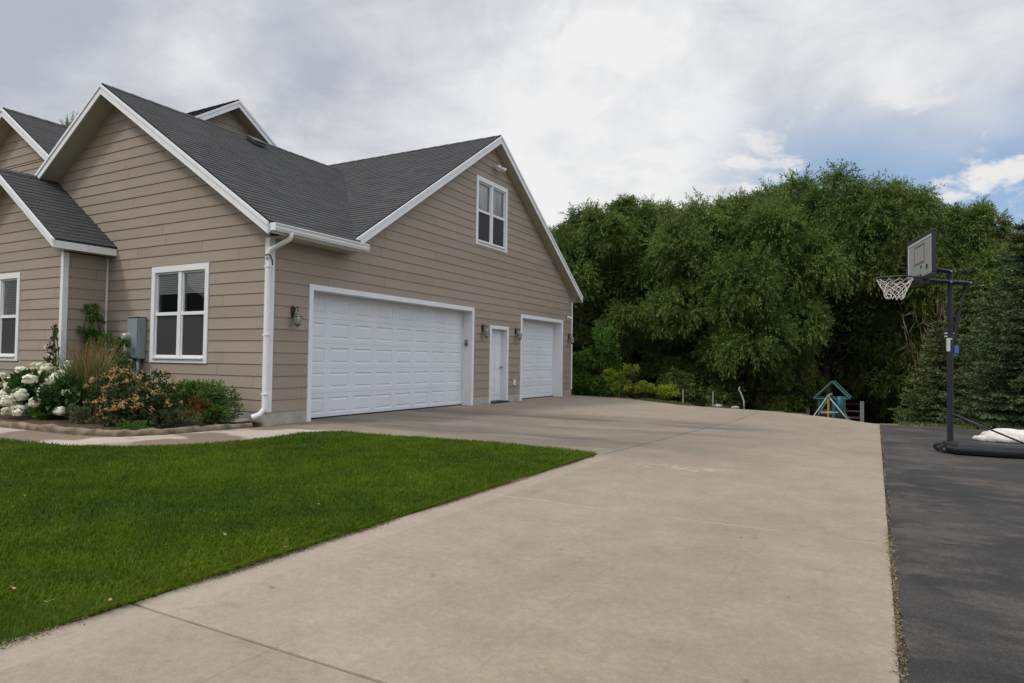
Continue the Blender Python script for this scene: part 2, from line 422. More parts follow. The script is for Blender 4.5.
wall([(-17.2, Z0), (HX, Z0), (HX, ap-PA*(HX-AR)), (AR, ap), (-17.2, ap-PA*(17.2+AR))], [WA], (0, HY, 0), (1, 0, 0), (0, -1, 0))
bp_ = BZ-.165
KB = .992
BIG, MAN, SGL, WB = [8.40*KB, 13.83*KB, -1, 2.385], [14.60*KB, 15.585*KB, -1, 2.0], [16.28*KB, 19.12*KB, -1, 2.395], [13.85*KB, 15.43*KB, 3.965, 5.68]
YE = 19.72
yk = BR-(bp_-3.1)/PIT
wall([(HY, Z0), (YE, Z0), (YE, bp_-PIT*(YE-BR)), (BR, bp_), (yk, 3.1), (HY, 3.1)], [BIG, MAN, SGL, WB], (HX, 0, 0), (0, 1, 0), (1, 0, 0))
BY, BX = 6.68, -13.14           # the small front bay
BRX, BRZ, BEX, BEZ = -15.1, 4.75, -12.84, 3.18
bpit = (BRZ-BEZ)/(BEX-BRX)
WC = [-16.25, -14.65, .965, 2.70]
wall([(-17.0, Z0), (BX, Z0), (BX, BRZ-.13-bpit*(BX-BRX)), (BRX, BRZ-.13), (-17.0, BRZ-.13-bpit*1.9)], [WC], (0, BY, 0), (1, 0, 0), (0, -1, 0))
wall([(BY, Z0), (HY, Z0), (HY, 3.0), (BY, 3.0)], [], (BX, 0, 0), (0, 1, 0), (1, 0, 0))
G2R, G2Z, G2Y = -18.18, 6.95, 8.1   # the far gable behind
wall([(-21.5, 2.6), (-14.6, 2.6), (-14.6, G2Z-.165-PIT*(-14.6-G2R)), (G2R, G2Z-.165), (-21.5, G2Z-.165-PIT*(G2R+21.5))], [], (0, G2Y, 0), (1, 0, 0), (0, -1, 0))
DX, DR, DZ = -13.99, 10.79, 7.40    # raised cross gable beyond the ridge
wall([(DR-2.5, 5.3), (DR+2.5, 5.3), (DR+2.5, DZ-.15-PIT*2.5), (DR, DZ-.15), (DR-2.5, DZ-.15-PIT*2.5)], [], (DX, 0, 0), (0, 1, 0), (1, 0, 0))
# back and far walls so that the house is a closed volume
mb = MB(); mb.prism([(-20, YE, 0), (HX-.02, YE, 0), (HX-.02, YE, 3.05), (-20, YE, 3.05)], (0, -.1, 0)); mb.build('wall', M['siding'], house)
# foundation
mb = MB()
for y0, y1 in ((HY, BIG[0]), (BIG[1], MAN[0]), (MAN[1], SGL[0]), (SGL[1], YE)):
    m_ = MB(); m_.box(HX-.25, HX+.004, y0, y1, -.3, Z0-.002); m_.build('foundation', M['concrete_foot'], house, bevel=.006)
mb.box(-17.2, HX-.25, HY-.004, HY+.25, -.3, Z0-.002); mb.box(-17, BX+.004, BY-.004, BY+.2, -.3, Z0-.003); mb.box(BX-.2, BX+.004, BY+.2, HY-.004, -.3, Z0-.003)
mb.build('foundation', M['concrete_foot'], house, bevel=.006)
# dark rooms behind the windows
def room(P):
    mb = MB(); A = [P(u, 0, z) for u, z in ((0, 0), (1, 0), (1, 1), (0, 1))]; B = [P(u, 1, z) for u, z in ((0, 0), (1, 0), (1, 1), (0, 1))]
    mb.poly(B)
    for k in range(4): l = (k+1) % 4; mb.poly([A[k], B[k], B[l], A[l]])
    mb.build('room_interior', M['interior'], house)
for (x0, x1, z0, z1), y in ((WA, HY), (WC, BY)): room(lambda u, d, z: (x0+(x1-x0)*u, y+.02+.6*d, z0+(z1-z0)*z))
room(lambda u, d, z: (HX-.02-.6*d, WB[0]+(WB[1]-WB[0])*u, WB[2]+(WB[3]-WB[2])*z))

# roofs
SL = math.sqrt(1+PIT*PIT)
def roof(planpoly, E, U, d, pit, sp=.142):
    """planpoly in (u, horizontal distance from the eave)"""
    s = math.sqrt(1+pit*pit); d = np.array(d, float)
    Vd = (d + np.array([0, 0, pit]))/s; Nn = (np.array([0, 0, 1.]) - d*pit)/s
    poly = [(u, w*s) for u, w in planpoly]
    mb = MB(); lapped(mb, poly, [], E, U, Vd, Nn, sp, .007, 0, .30, 0, .003, .33)
    # deck below
    pts = [tuple(np.array(E, float) + np.array(U, float)*u + Vd*v - Nn*.012) for u, v in poly]
    mb.prism(pts, tuple(-Nn*.05), .3)
    return mb.build('roof', M['shingle'], house)
AFY = 7.12                     # front edge of the side gable roof
wA = EX-AR
YV = BR-(BZ-AE)/PIT            # where the valley starts at the eave
rA = roof([(AFY, -.03), (YV, -.03), (YV+.12, -.03), (YV+wA*PA/PIT+.15, wA), (AFY, wA)], (EX, 0, AE), (0, 1, 0), (-1, 0, 0), PA)
roof([(-(YV+wA), 0), (-AFY, 0), (-AFY, wA), (-(YV+wA), wA)], (AR-wA, 0, AE), (0, -1, 0), (1, 0, 0), PA)
BFX = -8.37
wB = BR-YV
roof([(BFX, .04), (BFX, wB), (AR, wB), (AR, wA*PA/PIT-.015), (-8.39, (EX+8.39)*PA/PIT-.015)], (0, YV, AE), (1, 0, 0), (0, 1, 0), PIT)
roof([(AR, wB), (-20.5, wB), (-20.5, 0.), (-17.56, 0.), (AR, wA*PA/PIT-.015)], (0, YV, AE), (1, 0, 0), (0, 1, 0), PIT)
roof([(-20.5, 0), (BFX, 0), (BFX, wB), (-20.5, wB)], (0, BR+wB, AE), (-1, 0, 0), (0, -1, 0), PIT)
BFY = 6.36
wb = BEX-BRX
roof([(BFY, -.02), (HY, -.02), (HY, wb), (BFY, wb)], (BEX, 0, BEZ), (0, 1, 0), (-1, 0, 0), bpit)
roof([(-HY, -.02), (-BFY, -.02), (-BFY, wb), (-HY, wb)], (BRX-wb, 0, BEZ), (0, -1, 0), (1, 0, 0), bpit)
G2F = 7.78
roof([(G2F, 0), (14.4, 0), (14.4, 3.6), (G2F, 3.6)], (G2R+3.6, 0, G2Z-3.6*PIT), (0, 1, 0), (-1, 0, 0), PIT)
roof([(-14.4, 0), (-G2F, 0), (-G2F, 3.6), (-14.4, 3.6)], (G2R-3.6, 0, G2Z-3.6*PIT), (0, -1, 0), (1, 0, 0), PIT)
DF = -13.66
roof([(-19.5, 0), (DF, 0), (DF, 2.7), (-19.5, 2.7)], (0, DR+2.7, DZ-2.7*PIT), (-1, 0, 0), (0, -1, 0), PIT)
for p in (1,):
    roof([(-19.5, 0), (DF, 0), (DF, 2.7), (-19.5, 2.7)], (0, DR-2.7, DZ-2.7*PIT), (1, 0, 0), (0, 1, 0), PIT)
# ridge caps
mb = MB()
def cap(a, b, side):
    mb = MB()
    a, b, side = Vector(a), Vector(b), Vector(side)
    n = max(1, int((b-a).length/.18)); d = (b-a)/n
    for i in range(n):
        p = a+d*i; q = p+d*1.12; l = .012+.004*(i % 2)
        for s in (-1, 1):
            w = side*s*.11 + Vector((0, 0, -.11*PIT))
            mb.poly([p+Vector((0, 0, l+.006)), q+Vector((0, 0, l)), q+w+Vector((0, 0, l)), p+w+Vector((0, 0, l+.006))][::s], random.random())
    mb.build('ridge_cap', M['shingle'], house)
cap((AR, AFY, AZ), (AR, 13.4, AZ), (1, 0, 0)); cap((BFX, BR, BZ), (-20, BR, BZ), (0, 1, 0)); cap((BRX, BFY, BRZ), (BRX, HY-.02, BRZ), (1, 0, 0))
cap((G2R, G2F, G2Z), (G2R, 14, G2Z), (1, 0, 0)); cap((DF, DR, DZ), (-19, DR, DZ), (0, 1, 0))

# rake boards: apex and foot (top edge), out = outward direction of the gable
def rake(apex, foot, out, depth=.185, lift=.0):
    out = Vector(out); a, f = Vector(apex)-Vector((0, 0, .02)), Vector(foot)-Vector((0, 0, .02)); z = Vector((0, 0, depth))
    m = MB(); m.prism([a, f, f-z, a-z], out*.026)
    o1 = m.build('fascia', M['white'], house)
    m = MB(); z2 = Vector((0, 0, .062)); a2, f2 = a+Vector((0, 0, .006)), f+Vector((0, 0, .006))
    m.prism([a2+out*.027, f2+out*.027, f2-z2+out*.027, a2-z2+out*.027], out*.016)
    m.build('fascia_trim', M['white'], house)
    return o1
def rake_soffit(apex, foot, back, drop=.185, depth=.012):
    a, f = Vector(apex)-Vector((0, 0, drop)), Vector(foot)-Vector((0, 0, drop)); b = Vector(back)
    m = MB(); m.prism([a, f, f+b, a+b], (0, 0, depth)); m.build('soffit', M['soffit'], house)
for sgn in (1, -1):
    ft = (AR+sgn*wA, AFY, AE)
    rake((AR, AFY, AZ), ft, (0, -1, 0)); rake_soffit((AR, AFY, AZ), ft, (0, HY-AFY+.03, 0))
    ft = (BFX, BR+sgn*(wB+.0), AE) if sgn > 0 else (BFX, YV+.12, AE+.08)
    rake((BFX, BR, BZ), ft, (1, 0, 0)); rake_soffit((BFX, BR, BZ), ft, (HX-BFX-.03, 0, 0))
    ft = (BRX+sgn*wb, BFY, BEZ)
    rake((BRX, BFY, BRZ), ft, (0, -1, 0), .15); rake_soffit((BRX, BFY, BRZ), ft, (0, BY-BFY+.03, 0), .15)
    ft = (G2R+sgn*3.6, G2F, G2Z-3.6*PIT)
    rake((G2R, G2F, G2Z), ft, (0, -1, 0)); rake_soffit((G2R, G2F, G2Z), ft, (0, G2Y-G2F+.03, 0))
    ft = (DF, DR+sgn*2.7, DZ-2.7*PIT)
    rake((DF, DR, DZ), ft, (1, 0, 0), .17); rake_soffit((DF, DR, DZ), ft, (DX-DF-.03, 0, 0), .17)
# level eaves: garage corner, small bay, far end of the garage gable
mb = MB(); mb.box(HX+.0, EX-.005, HY-.01, 9.26, 3.045, 3.06); mb.build('soffit', M['soffit'], house)
mb = MB(); mb.box(EX-.005, EX+.018, AFY+.002, 9.24, 3.043, AE-.03); mb.build('fascia', M['white'], house)
mb = MB(); mb.box(BX+.014, BEX-.02, BY-.02, HY-.014, 3.02, 3.035); mb.build('soffit', M['soffit'], house)
mb = MB(); mb.box(BEX-.02, BEX+.006, BFY-.02, HY-.014, BEZ-.165, BEZ-.028); mb.build('fascia', M['white'], house)
mb = MB(); mb.box(-20, BFX-.002, YE, 19.92, 3.03, 3.05); mb.build('soffit', M['soffit'], house)
# gutter over the garage corner
gut = MB()
prof = [(0, 0), (.005, -.105), (.03, -.118), (.075, -.118), (.098, -.075), (.098, -.045), (.118, -.02), (.118, 0), (.11, 0), (.108, -.014), (.09, -.04), (.09, -.07), (.07, -.108), (.03, -.108), (.012, -.1), (.008, 0)]
gx, gz = EX+.02, AE-.035
gut.prism([(gx+a, 7.13, gz+b) for a, b in prof], (0, 2.17, 0))
gut.box(gx, gx+.118, 7.125, 7.132, gz-.118, gz); gut.box(gx, gx+.118, 9.298, 9.305, gz-.118, gz)
gut.build('gutter', M['white'], house)
# downspout: outlet, offset elbow back to the corner, down the side wall, kick-out
ds = MB()
def sq_tube(mb, pts, w, d, t=.5):
    mb.tube(pts, w/2, 10, t)
sq_tube(ds, [(-8.17, 7.50, gz-.10), (-8.17, 7.495, gz-.15), (-8.19, 7.49, gz-.20), (-8.36, 7.43, gz-.29), (-8.50, 7.40, gz-.35), (-8.545, 7.385, gz-.42), (-8.55, 7.385, gz-.52)], .076, .06)
ds.build('downspout', M['white'], house, smooth=True)
ds = MB(); sq_tube(ds, [(-8.55, 7.40, gz-.47), (-8.555, 7.40, 1.6), (-8.56, 7.40, .36), (-8.565, 7.39, .27), (-8.60, 7.34, .19), (-8.67, 7.24, .14)], .088, .07)
for z in (2.55, 1.45, .5): ds.box(-8.605, -8.50, 7.352, 7.472, z, z+.025)
ds.build('downspout', M['white'], house, smooth=False)
ds = MB(); ds.tube([(-8.60, 7.37, gz-.45), (-8.55, 7.345, gz-.44), (-8.495, 7.37, gz-.44), (-8.495, 7.42, gz-.52), (-8.52, 7.45, gz-.60)], .009, 6); ds.build('downspout_cable', M['black_metal'], house)
# corner trim boards
def cornertrim(x, y, z0, z1, w=.09, t=.02):
    m = MB(); m.box(x-w, x+t, y-t, y-.0135, z0, z1); m.box(x+.0135, x+t, y-.0135, y+w, z0, z1); m.build('corner_trim', M['white'], house, bevel=.003)
cornertrim(HX, HY, Z0, 3.05); cornertrim(BX, BY, Z0, 3.0, .075)
m = MB(); m.box(HX+.0135, HX+.02, YE-.085, YE+.005, Z0, 3.04); m.box(HX-.1, HX+.02, YE+.002, YE+.016, Z0, 3.04); m.build('corner_trim', M['white'], house)
m = MB(); m.box(BX+.014, BX+.04, HY-.04, HY-.014, Z0, 3.0); m.build('corner_trim', M['white'], house)
# roof vent near the ridge
m = MB(); vx, vy = -12.50, 10.35; vz = AZ-PA*(vx-AR)
m.prism([(vx-.16, vy-.16, vz+.13), (vx+.18, vy-.16, vz-.08), (vx+.18, vy-.16, vz+.0), (vx-.1, vy-.16, vz+.17)], (0, .32, 0)); m.build('roof_vent', M['black_metal'], house, bevel=.01)
m = MB(); m.prism([(vx-.11, vy-.18, vz+.175), (vx+.2, vy-.18, vz+.003), (vx+.2, vy-.18, vz+.015), (vx-.11, vy-.18, vz+.19)], (0, .36, 0)); m.build('vent_cap', M['black_metal'], house)

# windows.  local frame: u along the wall, z up, n outwards
def frame_fn(kind, c):
    if kind == 'A': return lambda u, n, z: (u, c-n, z)
    return lambda u, n, z: (c+n, u, z)
def fbox(mb, f, u0, u1, n0, n1, z0, z1, t=.5):
    p, q = f(u0, n0, z0), f(u1, n1, z1); mb.box(p[0], q[0], p[1], q[1], p[2], q[2], t)
def fquad(mb, f, u0, u1, n, z0, z1, t=.5):
    mb.poly([f(u0, n, z0), f(u1, n, z0), f(u1, n, z1), f(u0, n, z1)], t)
def window(f, r, upper, label=None, shade=.35):
    u0, u1, z0, z1 = r; tw = .10
    m = MB()
    fbox(m, f, u0, u0+tw, -.05, .028, z0, z1); fbox(m, f, u1-tw, u1, -.05, .028, z0, z1)
    fbox(m, f, u0+tw, u1-tw, -.05, .028, z1-tw-.01, z1); fbox(m, f, u0+tw, u1-tw, -.05, .028, z0, z0+tw)
    fbox(m, f, u0+tw, u1-tw, .029, .06, z0+tw-.03, z0+tw)          # sill lip
    w = m.build('window', M['white'], house, bevel=.004)
    if label: w['label'] = label
    um = (u0+u1)/2; zm = z0 + (z1-z0)*.505; a0, a1, b0, b1 = u0+tw, u1-tw, z0+tw, z1-tw-.01
    m = MB()
    fbox(m, f, um-.045, um+.045, -.07, .012, b0, b1)
    for s0, s1 in ((a0, um-.045), (um+.045, a1)):
        fbox(m, f, s0, s1, -.07, .004, zm-.03, zm+.03)
        fbox(m, f, s0, s0+.032, -.07, -.004, b0, zm-.03); fbox(m, f, s1-.032, s1, -.07, -.004, b0, zm-.03)
        fbox(m, f, s0, s0+.026, -.07, -.012, zm+.03, b1); fbox(m, f, s1-.026, s1, -.07, -.012, zm+.03, b1)
        fbox(m, f, s0+.026, s1-.026, -.07, -.012, b1-.03, b1); fbox(m, f, s0+.032, s1-.032, -.07, -.004, b0, b0+.04)
    m.build('sash', M['white'], w, bevel=.003)
    m = MB()
    for s0, s1 in ((a0, um-.045), (um+.045, a1)):
        fquad(m, f, s0+.02, s1-.02, -.045, b0+.03, b1-.02)
    m.build('pane', M['glass'], w)
    m = MB()
    for s0, s1 in ((a0, um-.045), (um+.045, a1)):
        fquad(m, f, s0+.025, s1-.025, -.022, b0+.03, zm-.02)
    m.build('insect_screen', M['screen'], w)
    if upper == 'blind':
        m = MB(); zz = b1
        while zz > b1-(b1-b0)*shade:
            p = [f(a0-.02, -.072, zz), f(a1+.02, -.072, zz), f(a1+.02, -.056, zz-.03), f(a0-.02, -.056, zz-.03)]; m.poly(p); zz -= .033
        m.build('blind', M['blind'], w)
    elif upper == 'curtain':
        m = MB(); n = 60
        for (s0, s1, dep) in ((a0-.02, um-.02, -.105), (um+.02, a1+.02, -.085)):
            for i in range(n):
                x0, x1 = s0+(s1-s0)*i/n, s0+(s1-s0)*(i+1)/n
                g = lambda x: dep+.018*math.sin(x*55)+.01*math.sin(x*131)
                m.poly([f(x0, g(x0), b0), f(x1, g(x1), b0), f(x1, g(x1), b1), f(x0, g(x0), b1)])
        m.build('curtain', M['curtain'], w)
    return w
fA, fB, fC = frame_fn('A', HY), frame_fn('B', HX), frame_fn('A', BY)
window(fA, WA, 'blind', 'white framed window with half raised pale blinds', .24)
window(fC, WC, 'blind', 'white framed window with lowered slatted blinds', .98)
window(fB, WB, 'curtain', 'white framed gable window with cream curtains')

# garage doors
def garage_door(r, rows, cols, label, rec=.262):
    u0, u1, _, z1 = r; f = fB; tw = .095
    m = MB()   # casing and deep jambs
    fbox(m, f, u0, u0+tw, -.02, .03, -.02, z1); fbox(m, f, u1-tw, u1, -.02, .03, -.02, z1); fbox(m, f, u0+tw, u1-tw, -.02, .03, z1-tw, z1)
    fbox(m, f, u0+tw-.03, u0+tw, -rec-.06, -.021, -.02, z1-tw+.03); fbox(m, f, u1-tw, u1-tw+.03, -rec-.06, -.021, -.02, z1-tw+.03); fbox(m, f, u0+tw, u1-tw, -rec-.06, -.021, z1-tw, z1-tw+.03)
    cas = m.build('door_casing', M['white'], house, bevel=.004)
    a0, a1, b1 = u0+tw+.002, u1-tw-.002, z1-tw-.002
    rh = (b1-.004)/rows; cw = (a1-a0)/cols; m = MB()
    for i in range(rows):
        zb, zt = .004+i*rh+.0015, .004+(i+1)*rh-.0015
        fbox(m, f, a0, a1, -rec-.05, -rec-.0225, zb, zt)
        # face of the section with pressed panels
        for j in range(cols):
            c0, c1 = a0+j*cw, a0+(j+1)*cw; mx, mz = .075, .085
            p0, p1, q0, q1 = c0+mx, c1-mx, zb+mz, zt-mz
            def ring(r0, n0, r1, n1):
                A = [(r0[0], r0[2]), (r0[1], r0[2]), (r0[1], r0[3]), (r0[0], r0[3])]; B = [(r1[0], r1[2]), (r1[1], r1[2]), (r1[1], r1[3]), (r1[0], r1[3])]
                for k in range(4):
                    l = (k+1) % 4; m.poly([f(A[k][0], n0, A[k][1]), f(A[l][0], n0, A[l][1]), f(B[l][0], n1, B[l][1]), f(B[k][0], n1, B[k][1])])
            R0 = (c0, c1, zb, zt); R1 = (p0, p1, q0, q1); R2 = (p0+.012, p1-.012, q0+.012, q1-.012); R3 = (p0+.03, p1-.03, q0+.03, q1-.03); R4 = (p0+.05, p1-.05, q0+.05, q1-.05)
            ring(R0, -rec, R1, -rec); ring(R1, -rec, R2, -rec-.014); ring(R2, -rec-.014, R3, -rec-.014); ring(R3, -rec-.014, R4, -rec-.003)
            fquad(m, f, R4[0], R4[1], -rec-.003, R4[2], R4[3])
        for zz, s in ((zb, 1), (zt, -1)):
            m.poly([f(a0, -rec, zz), f(a1, -rec, zz), f(a1, -rec-.023, zz), f(a0, -rec-.023, zz)][::s])
    d = m.build('garage_door', M['door_white'], house); d['label'] = label
    m = MB(); fbox(m, f, a0, a1, -rec-.04, -rec+.014, .0015, .026); m.build('bottom_seal', M['black_metal'], d)
garage_door(BIG, 5, 8, 'wide white double garage door of forty pressed panels')
garage_door(SGL, 5, 4, 'narrow white single garage door')
# side entry door
u0, u1, _, z1 = MAN; m = MB(); tw = .085
fbox(m, fB, u0, u0+tw, -.02, .03, 0, z1); fbox(m, fB, u1-tw, u1, -.02, .03, 0, z1); fbox(m, fB, u0+tw, u1-tw, -.02, .03, z1-tw, z1)
fbox(m, fB, u0+tw-.02, u0+tw, -.24, -.021, 0, z1-tw+.02); fbox(m, fB, u1-tw, u1-tw+.02, -.24, -.021, 0, z1-tw+.02); fbox(m, fB, u0+tw, u1-tw, -.24, -.021, z1-tw, z1-tw+.02)
m.build('door_casing', M['white'], house, bevel=.004)
m = MB(); a0, a1, b0, b1 = u0+tw, u1-tw, .05, z1-tw-.004; fbox(m, fB, a0+.004, a1-.004, -.19, -.15, b0, b1)
wd = a1-a0; cx_ = (a0+a1)/2
for p0, p1 in ((a0+.1, cx_-.05), (cx_+.05, a1-.1)):
    for q0, q1 in ((.18, .72), (.86, 1.42), (1.54, 1.80)):
        fbox(m, fB, p0, p1, -.1505, -.143, q0, q1); fbox(m, fB, p0+.03, p1-.03, -.143, -.138, q0+.03, q1-.03)
ed = m.build('entry_door', M['door_white'], house, bevel=.004)
m = MB(); hp = fB(a1-.07, -.15, .92); m.tube([hp, (hp[0]+.05, hp[1], hp[2])], .012, 8); m.tube([(hp[0]+.045, hp[1], hp[2]), (hp[0]+.06, hp[1], hp[2]), (hp[0]+.09, hp[1], hp[2])], [.022, .03, .018], 10); m.tube([(hp[0], hp[1], hp[2]), (hp[0]+.008, hp[1], hp[2])], .033, 12)
m.build('handle', M['galv'], ed, smooth=True)
m = MB(); fbox(m, fB, a0-.02, a1+.02, -.15, .10, .002, .045); m.build('threshold', M['black_metal'], house, bevel=.005)

# ------------------------------------------------------------------ fixtures on the house
def lantern(y, z, label, proto=None):
    if proto is not None:
        c = copy_tree(proto); c.location = (HX+.014, y, z); c['label'] = label; return c
    r = empty('wall_lantern', (HX+.014, y, z), label, 'wall lamp', 'lanterns on the garage wall')
    x = HX+.014
    m = MB(); m.prism([(x, y-.05, z-.02), (x, y+.05, z-.02), (x, y+.05, z+.2), (x, y, z+.25), (x, y-.05, z+.2)], (.02, 0, 0)); m.build('back_plate', M['black_metal'], r, bevel=.005)
    m = MB(); m.tube([(x+.02, y, z+.02), (x+.06, y, z+.08), (x+.10, y, z+.19), (x+.15, y, z+.21), (x+.17, y, z+.15), (x+.17, y, z+.09)], .011, 8)
    m.tube([(x+.02, y, z+.16), (x+.05, y, z+.20), (x+.09, y, z+.16)], .008, 6); m.build('arm', M['black_metal'], r, smooth=True)
    m = MB(); m.lathe([(.012, .10), (.022, .085), (.02, .07), (.05, .055), (.095, .0), (.10, -.012), (.085, -.015)], (x+.17, y, z), 16); m.build('cap', M['bronze'], r, smooth=True)
    m = MB(); m.lathe([(.088, -.016), (.092, -.06), (.088, -.14), (.07, -.19), (.03, -.205)], (x+.17, y, z), 16); m.build('glass_shade', M['lamp_glass'], r, smooth=True)
    m = MB(); m.lathe([(.06, -.195), (.064, -.205), (.035, -.22), (.012, -.225), (.012, -.245), (.004, -.255)], (x+.17, y, z), 12)
    for k in range(6):
        th = k*math.pi/3; m.tube([(x+.17+.094*math.cos(th), y+.094*math.sin(th), z-.012), (x+.17+.097*math.cos(th), y+.097*math.sin(th), z-.07), (x+.17+.065*math.cos(th), y+.065*math.sin(th), z-.20)], .004, 5)
    m.build('cage', M['black_metal'], r)
    return r
l0 = lantern(7.97, 1.80, 'black bracket lantern with domed cap left of the wide garage door')
lantern(14.12, 1.83, 'black lantern between the wide garage door and the white side door', l0)
lantern(15.86, 1.83, 'black lantern between the white side door and the narrow garage door', l0)
lantern(19.42, 1.83, 'black lantern at the far corner, right of the narrow garage door', l0)
for o_ in [o for o in bpy.data.objects if o.name.startswith('wall_lantern')]: o_.scale = (.74, .74, .74)
# twin flood light high in the gable
fl = empty('flood_light', (HX+.014, 14.66, 6.10), 'white twin flood light high under the garage gable peak', 'flood light')
x, y, z = HX+.014, 14.66, 6.10
m = MB(); m.tube([(x, y, z), (x+.05, y, z)], .07, 14); m.build('mount', M['white'], fl)
for s in (-1, 1):
    m = MB(); m.tube([(x+.05, y+s*.02, z), (x+.12, y+s*.10, z-.01), (x+.18, y+s*.15, z-.03), (x+.27, y+s*.21, z-.09)], [.02, .03, .055, .075], 12); m.build('lamp_head', M['white'], fl, smooth=True)
m = MB(); m.tube([(x+.05, y, z-.03), (x+.09, y, z-.10), (x+.15, y, z-.12)], [.02, .03, .035], 10); m.build('motion_sensor', M['white'], fl, smooth=True)
fl.scale = (.78, .78, .78)
# small white camera near the far corner
cm = empty('security_camera', (HX+.014, 19.30, 2.45), 'small white security camera right of the narrow garage door', 'camera')
x, y, z = HX+.014, 19.30, 2.45
m = MB(); m.tube([(x, y, z), (x+.02, y, z)], .04, 10); m.tube([(x+.02, y, z), (x+.08, y, z+.03)], .014, 6); m.build('bracket', M['white'], cm)
m = MB(); m.tube([(x+.02, y-.04, z+.07), (x+.16, y+.02, z+.02)], .032, 10); m.build('camera_body', M['white'], cm)
# outlet cover and keypad
ot = empty('outlet_cover', (HX+.014, 15.80, .52), 'small white outlet cover low between the two right doors', 'outlet')
m = MB(); m.box(HX+.013, HX+.05, 15.75, 15.85, .44, .59); m.build('cover', M['white'], ot, bevel=.008)
kp = empty('garage_keypad', (HX-.1, 13.60, 1.5), 'grey keypad on the right jamb of the wide garage door', 'keypad')
m = MB(); m.box(HX-.17, HX-.09, 13.596, 13.626, 1.44, 1.60); m.build('keypad_body', M['grey_metal'], kp, bevel=.006)
m = MB(); m.box(HX-.150, HX-.110, 13.589, 13.595, 1.465, 1.52); m.build('button_pad', M['black_metal'], kp)
# electric meter cabinet on the side wall
em = empty('electric_meter', (-12.0, HY-.014, 1.06), 'grey electric meter cabinet on the side wall left of the window', 'electric meter')
x0, x1, yb, yf = -12.15, -11.83, HY-.014, 7.29
m = MB(); m.box(x0, x1, yf+.02, yb, 1.04, 1.80); m.build('cabinet', M['grey_metal'], em, bevel=.012)
m = MB(); m.box(x0+.01, x1-.01, yf, yf+.019, 1.06, 1.78); m.box(x0-.008, x1+.008, yf-.012, yb, 1.802, 1.82); m.build('cabinet_cover', M['grey_metal'], em, bevel=.006)
m = MB(); m.tube([(-12.10, yf, 1.44), (-12.10, yf-.02, 1.44)], .085, 18); m.tube([(-12.10, yf-.02, 1.44), (-12.10, yf-.09, 1.44), (-12.10, yf-.11, 1.44)], [.076, .072, .05], 18); m.build('meter_dial', M['board_panel'], em, smooth=False)
for k, xx in enumerate((-12.04, -11.92)):
    m = MB(); m.tube([(xx, HY-.1, 1.07), (xx, HY-.1, -.02)], .032, 10); m.build('conduit', M['grey_metal'], em, smooth=True)
# splash block under the downspout
sb = empty('splash_block', (-8.85, 7.08, .05), 'pale concrete splash block under the corner downspout', 'splash block')
m = MB(); m.prism([(-9.22, 6.98, .06), (-8.74, 6.98, .075), (-8.70, 7.22, .085), (-9.18, 7.22, .065)], (0, 0, .045)); m.build('block', M['concrete_foot'], sb, bevel=.012)

# ------------------------------------------------------------------ terrain, paving
CR = [(-60, 22.), (-20, 21.), (-8.7, 20.1), (-7, 19.75), (-4.2, 17.3), (-2.4, 16.8), (-1, 15.7), (.06, 14.4), (1.7, 14.25), (3, 14.0), (8, 13.4), (60, 12.)]
def crest(x): return np.interp(x, [c[0] for c in CR], [c[1] for c in CR])
def ground(x, y):
    x = np.asarray(x, float); y = np.asarray(y, float)
    d = np.maximum(0, y - crest(x) - .25)
    drop = .21*d*np.clip(d/2.0, .25, 1.)
    return -.03 - np.where(drop > 2.3, 2.3 + (1-np.exp(-(np.maximum(drop, 2.3)-2.3)/1.5))*.6, drop)
def gz1(x, y): return float(ground(x, y))
def axis():
    a = list(np.arange(-26, 26.01, .5)); o = []
    s = .7; v = 26.
    while v < 4500: v += s; s *= 1.28; o.append(v)
    return np.array([-q for q in o[::-1]] + a + o)
gx_, gy_ = axis(), axis()+8
XX, YY = np.meshgrid(gx_, gy_); ZZ = ground(XX, YY)
ZZ = ZZ + np.where(np.maximum(0, YY-crest(XX)) > .6, RNG.normal(0, .03, ZZ.shape), 0)
nx = len(gx_); ny = len(gy_)
me = bpy.data.meshes.new('terrain'); idx = np.arange(nx*ny).reshape(ny, nx)
me.from_pydata(np.stack([XX, YY, ZZ], -1).reshape(-1, 3).tolist(), [], np.stack([idx[:-1, :-1], idx[:-1, 1:], idx[1:, 1:], idx[1:, :-1]], -1).reshape(-1, 4).tolist())
me.materials.append(M['terrain']); terr = bpy.data.objects.new('terrain', me); COL.objects.link(terr); tag(terr, kind='structure')
me.polygons.foreach_set('use_smooth', [True]*len(me.polygons))

def slab(mb, pts, z1=0., th=.10, t=.5):
    mb.prism([(x, y, z1-th) for x, y in pts], (0, 0, th), t)
m = MB(); XL, XR = -2.90, .075; g = .006
slab(m, [(XL, -9), (XR, -9), (XR, 1.80-g), (XL, 1.80-g)], t=.15)
slab(m, [(XL, 1.80+g), (XR, 1.80+g), (XR, 7.50-.002), (XL, 7.50-.002)], t=.75)
slab(m, [(XL+.07, 7.50+.002), (XR, 7.50+.002), (XR, 14.25), (-.95, 15.55), (-2.35, 16.65), (-2.36, 13.3)])
slab(m, [(HX-.3, 7.66), (-7.1, 7.60), (-6., 7.57), (-4.72, 7.72), (-3.47, 7.6), (XL+.055, 7.50), (-2.375, 13.3), (-2.36, 16.66), (-4.2, 17.15), (-6.95, 19.55), (-8.72, 20.0), (-9.1, 20.0), (-9.1, 7.66)], t=.1)
dw = m.build('driveway', M['concrete'], None, bevel=.008); tag(dw, kind='structure')
m = MB(); _re = np.random.default_rng(8); _ys = np.arange(14.28, -9, -.07); _xs = XR+.012+.008*np.sin(_ys*2.3)+.006*np.sin(_ys*6.1+1)+_re.normal(0, .005, len(_ys))
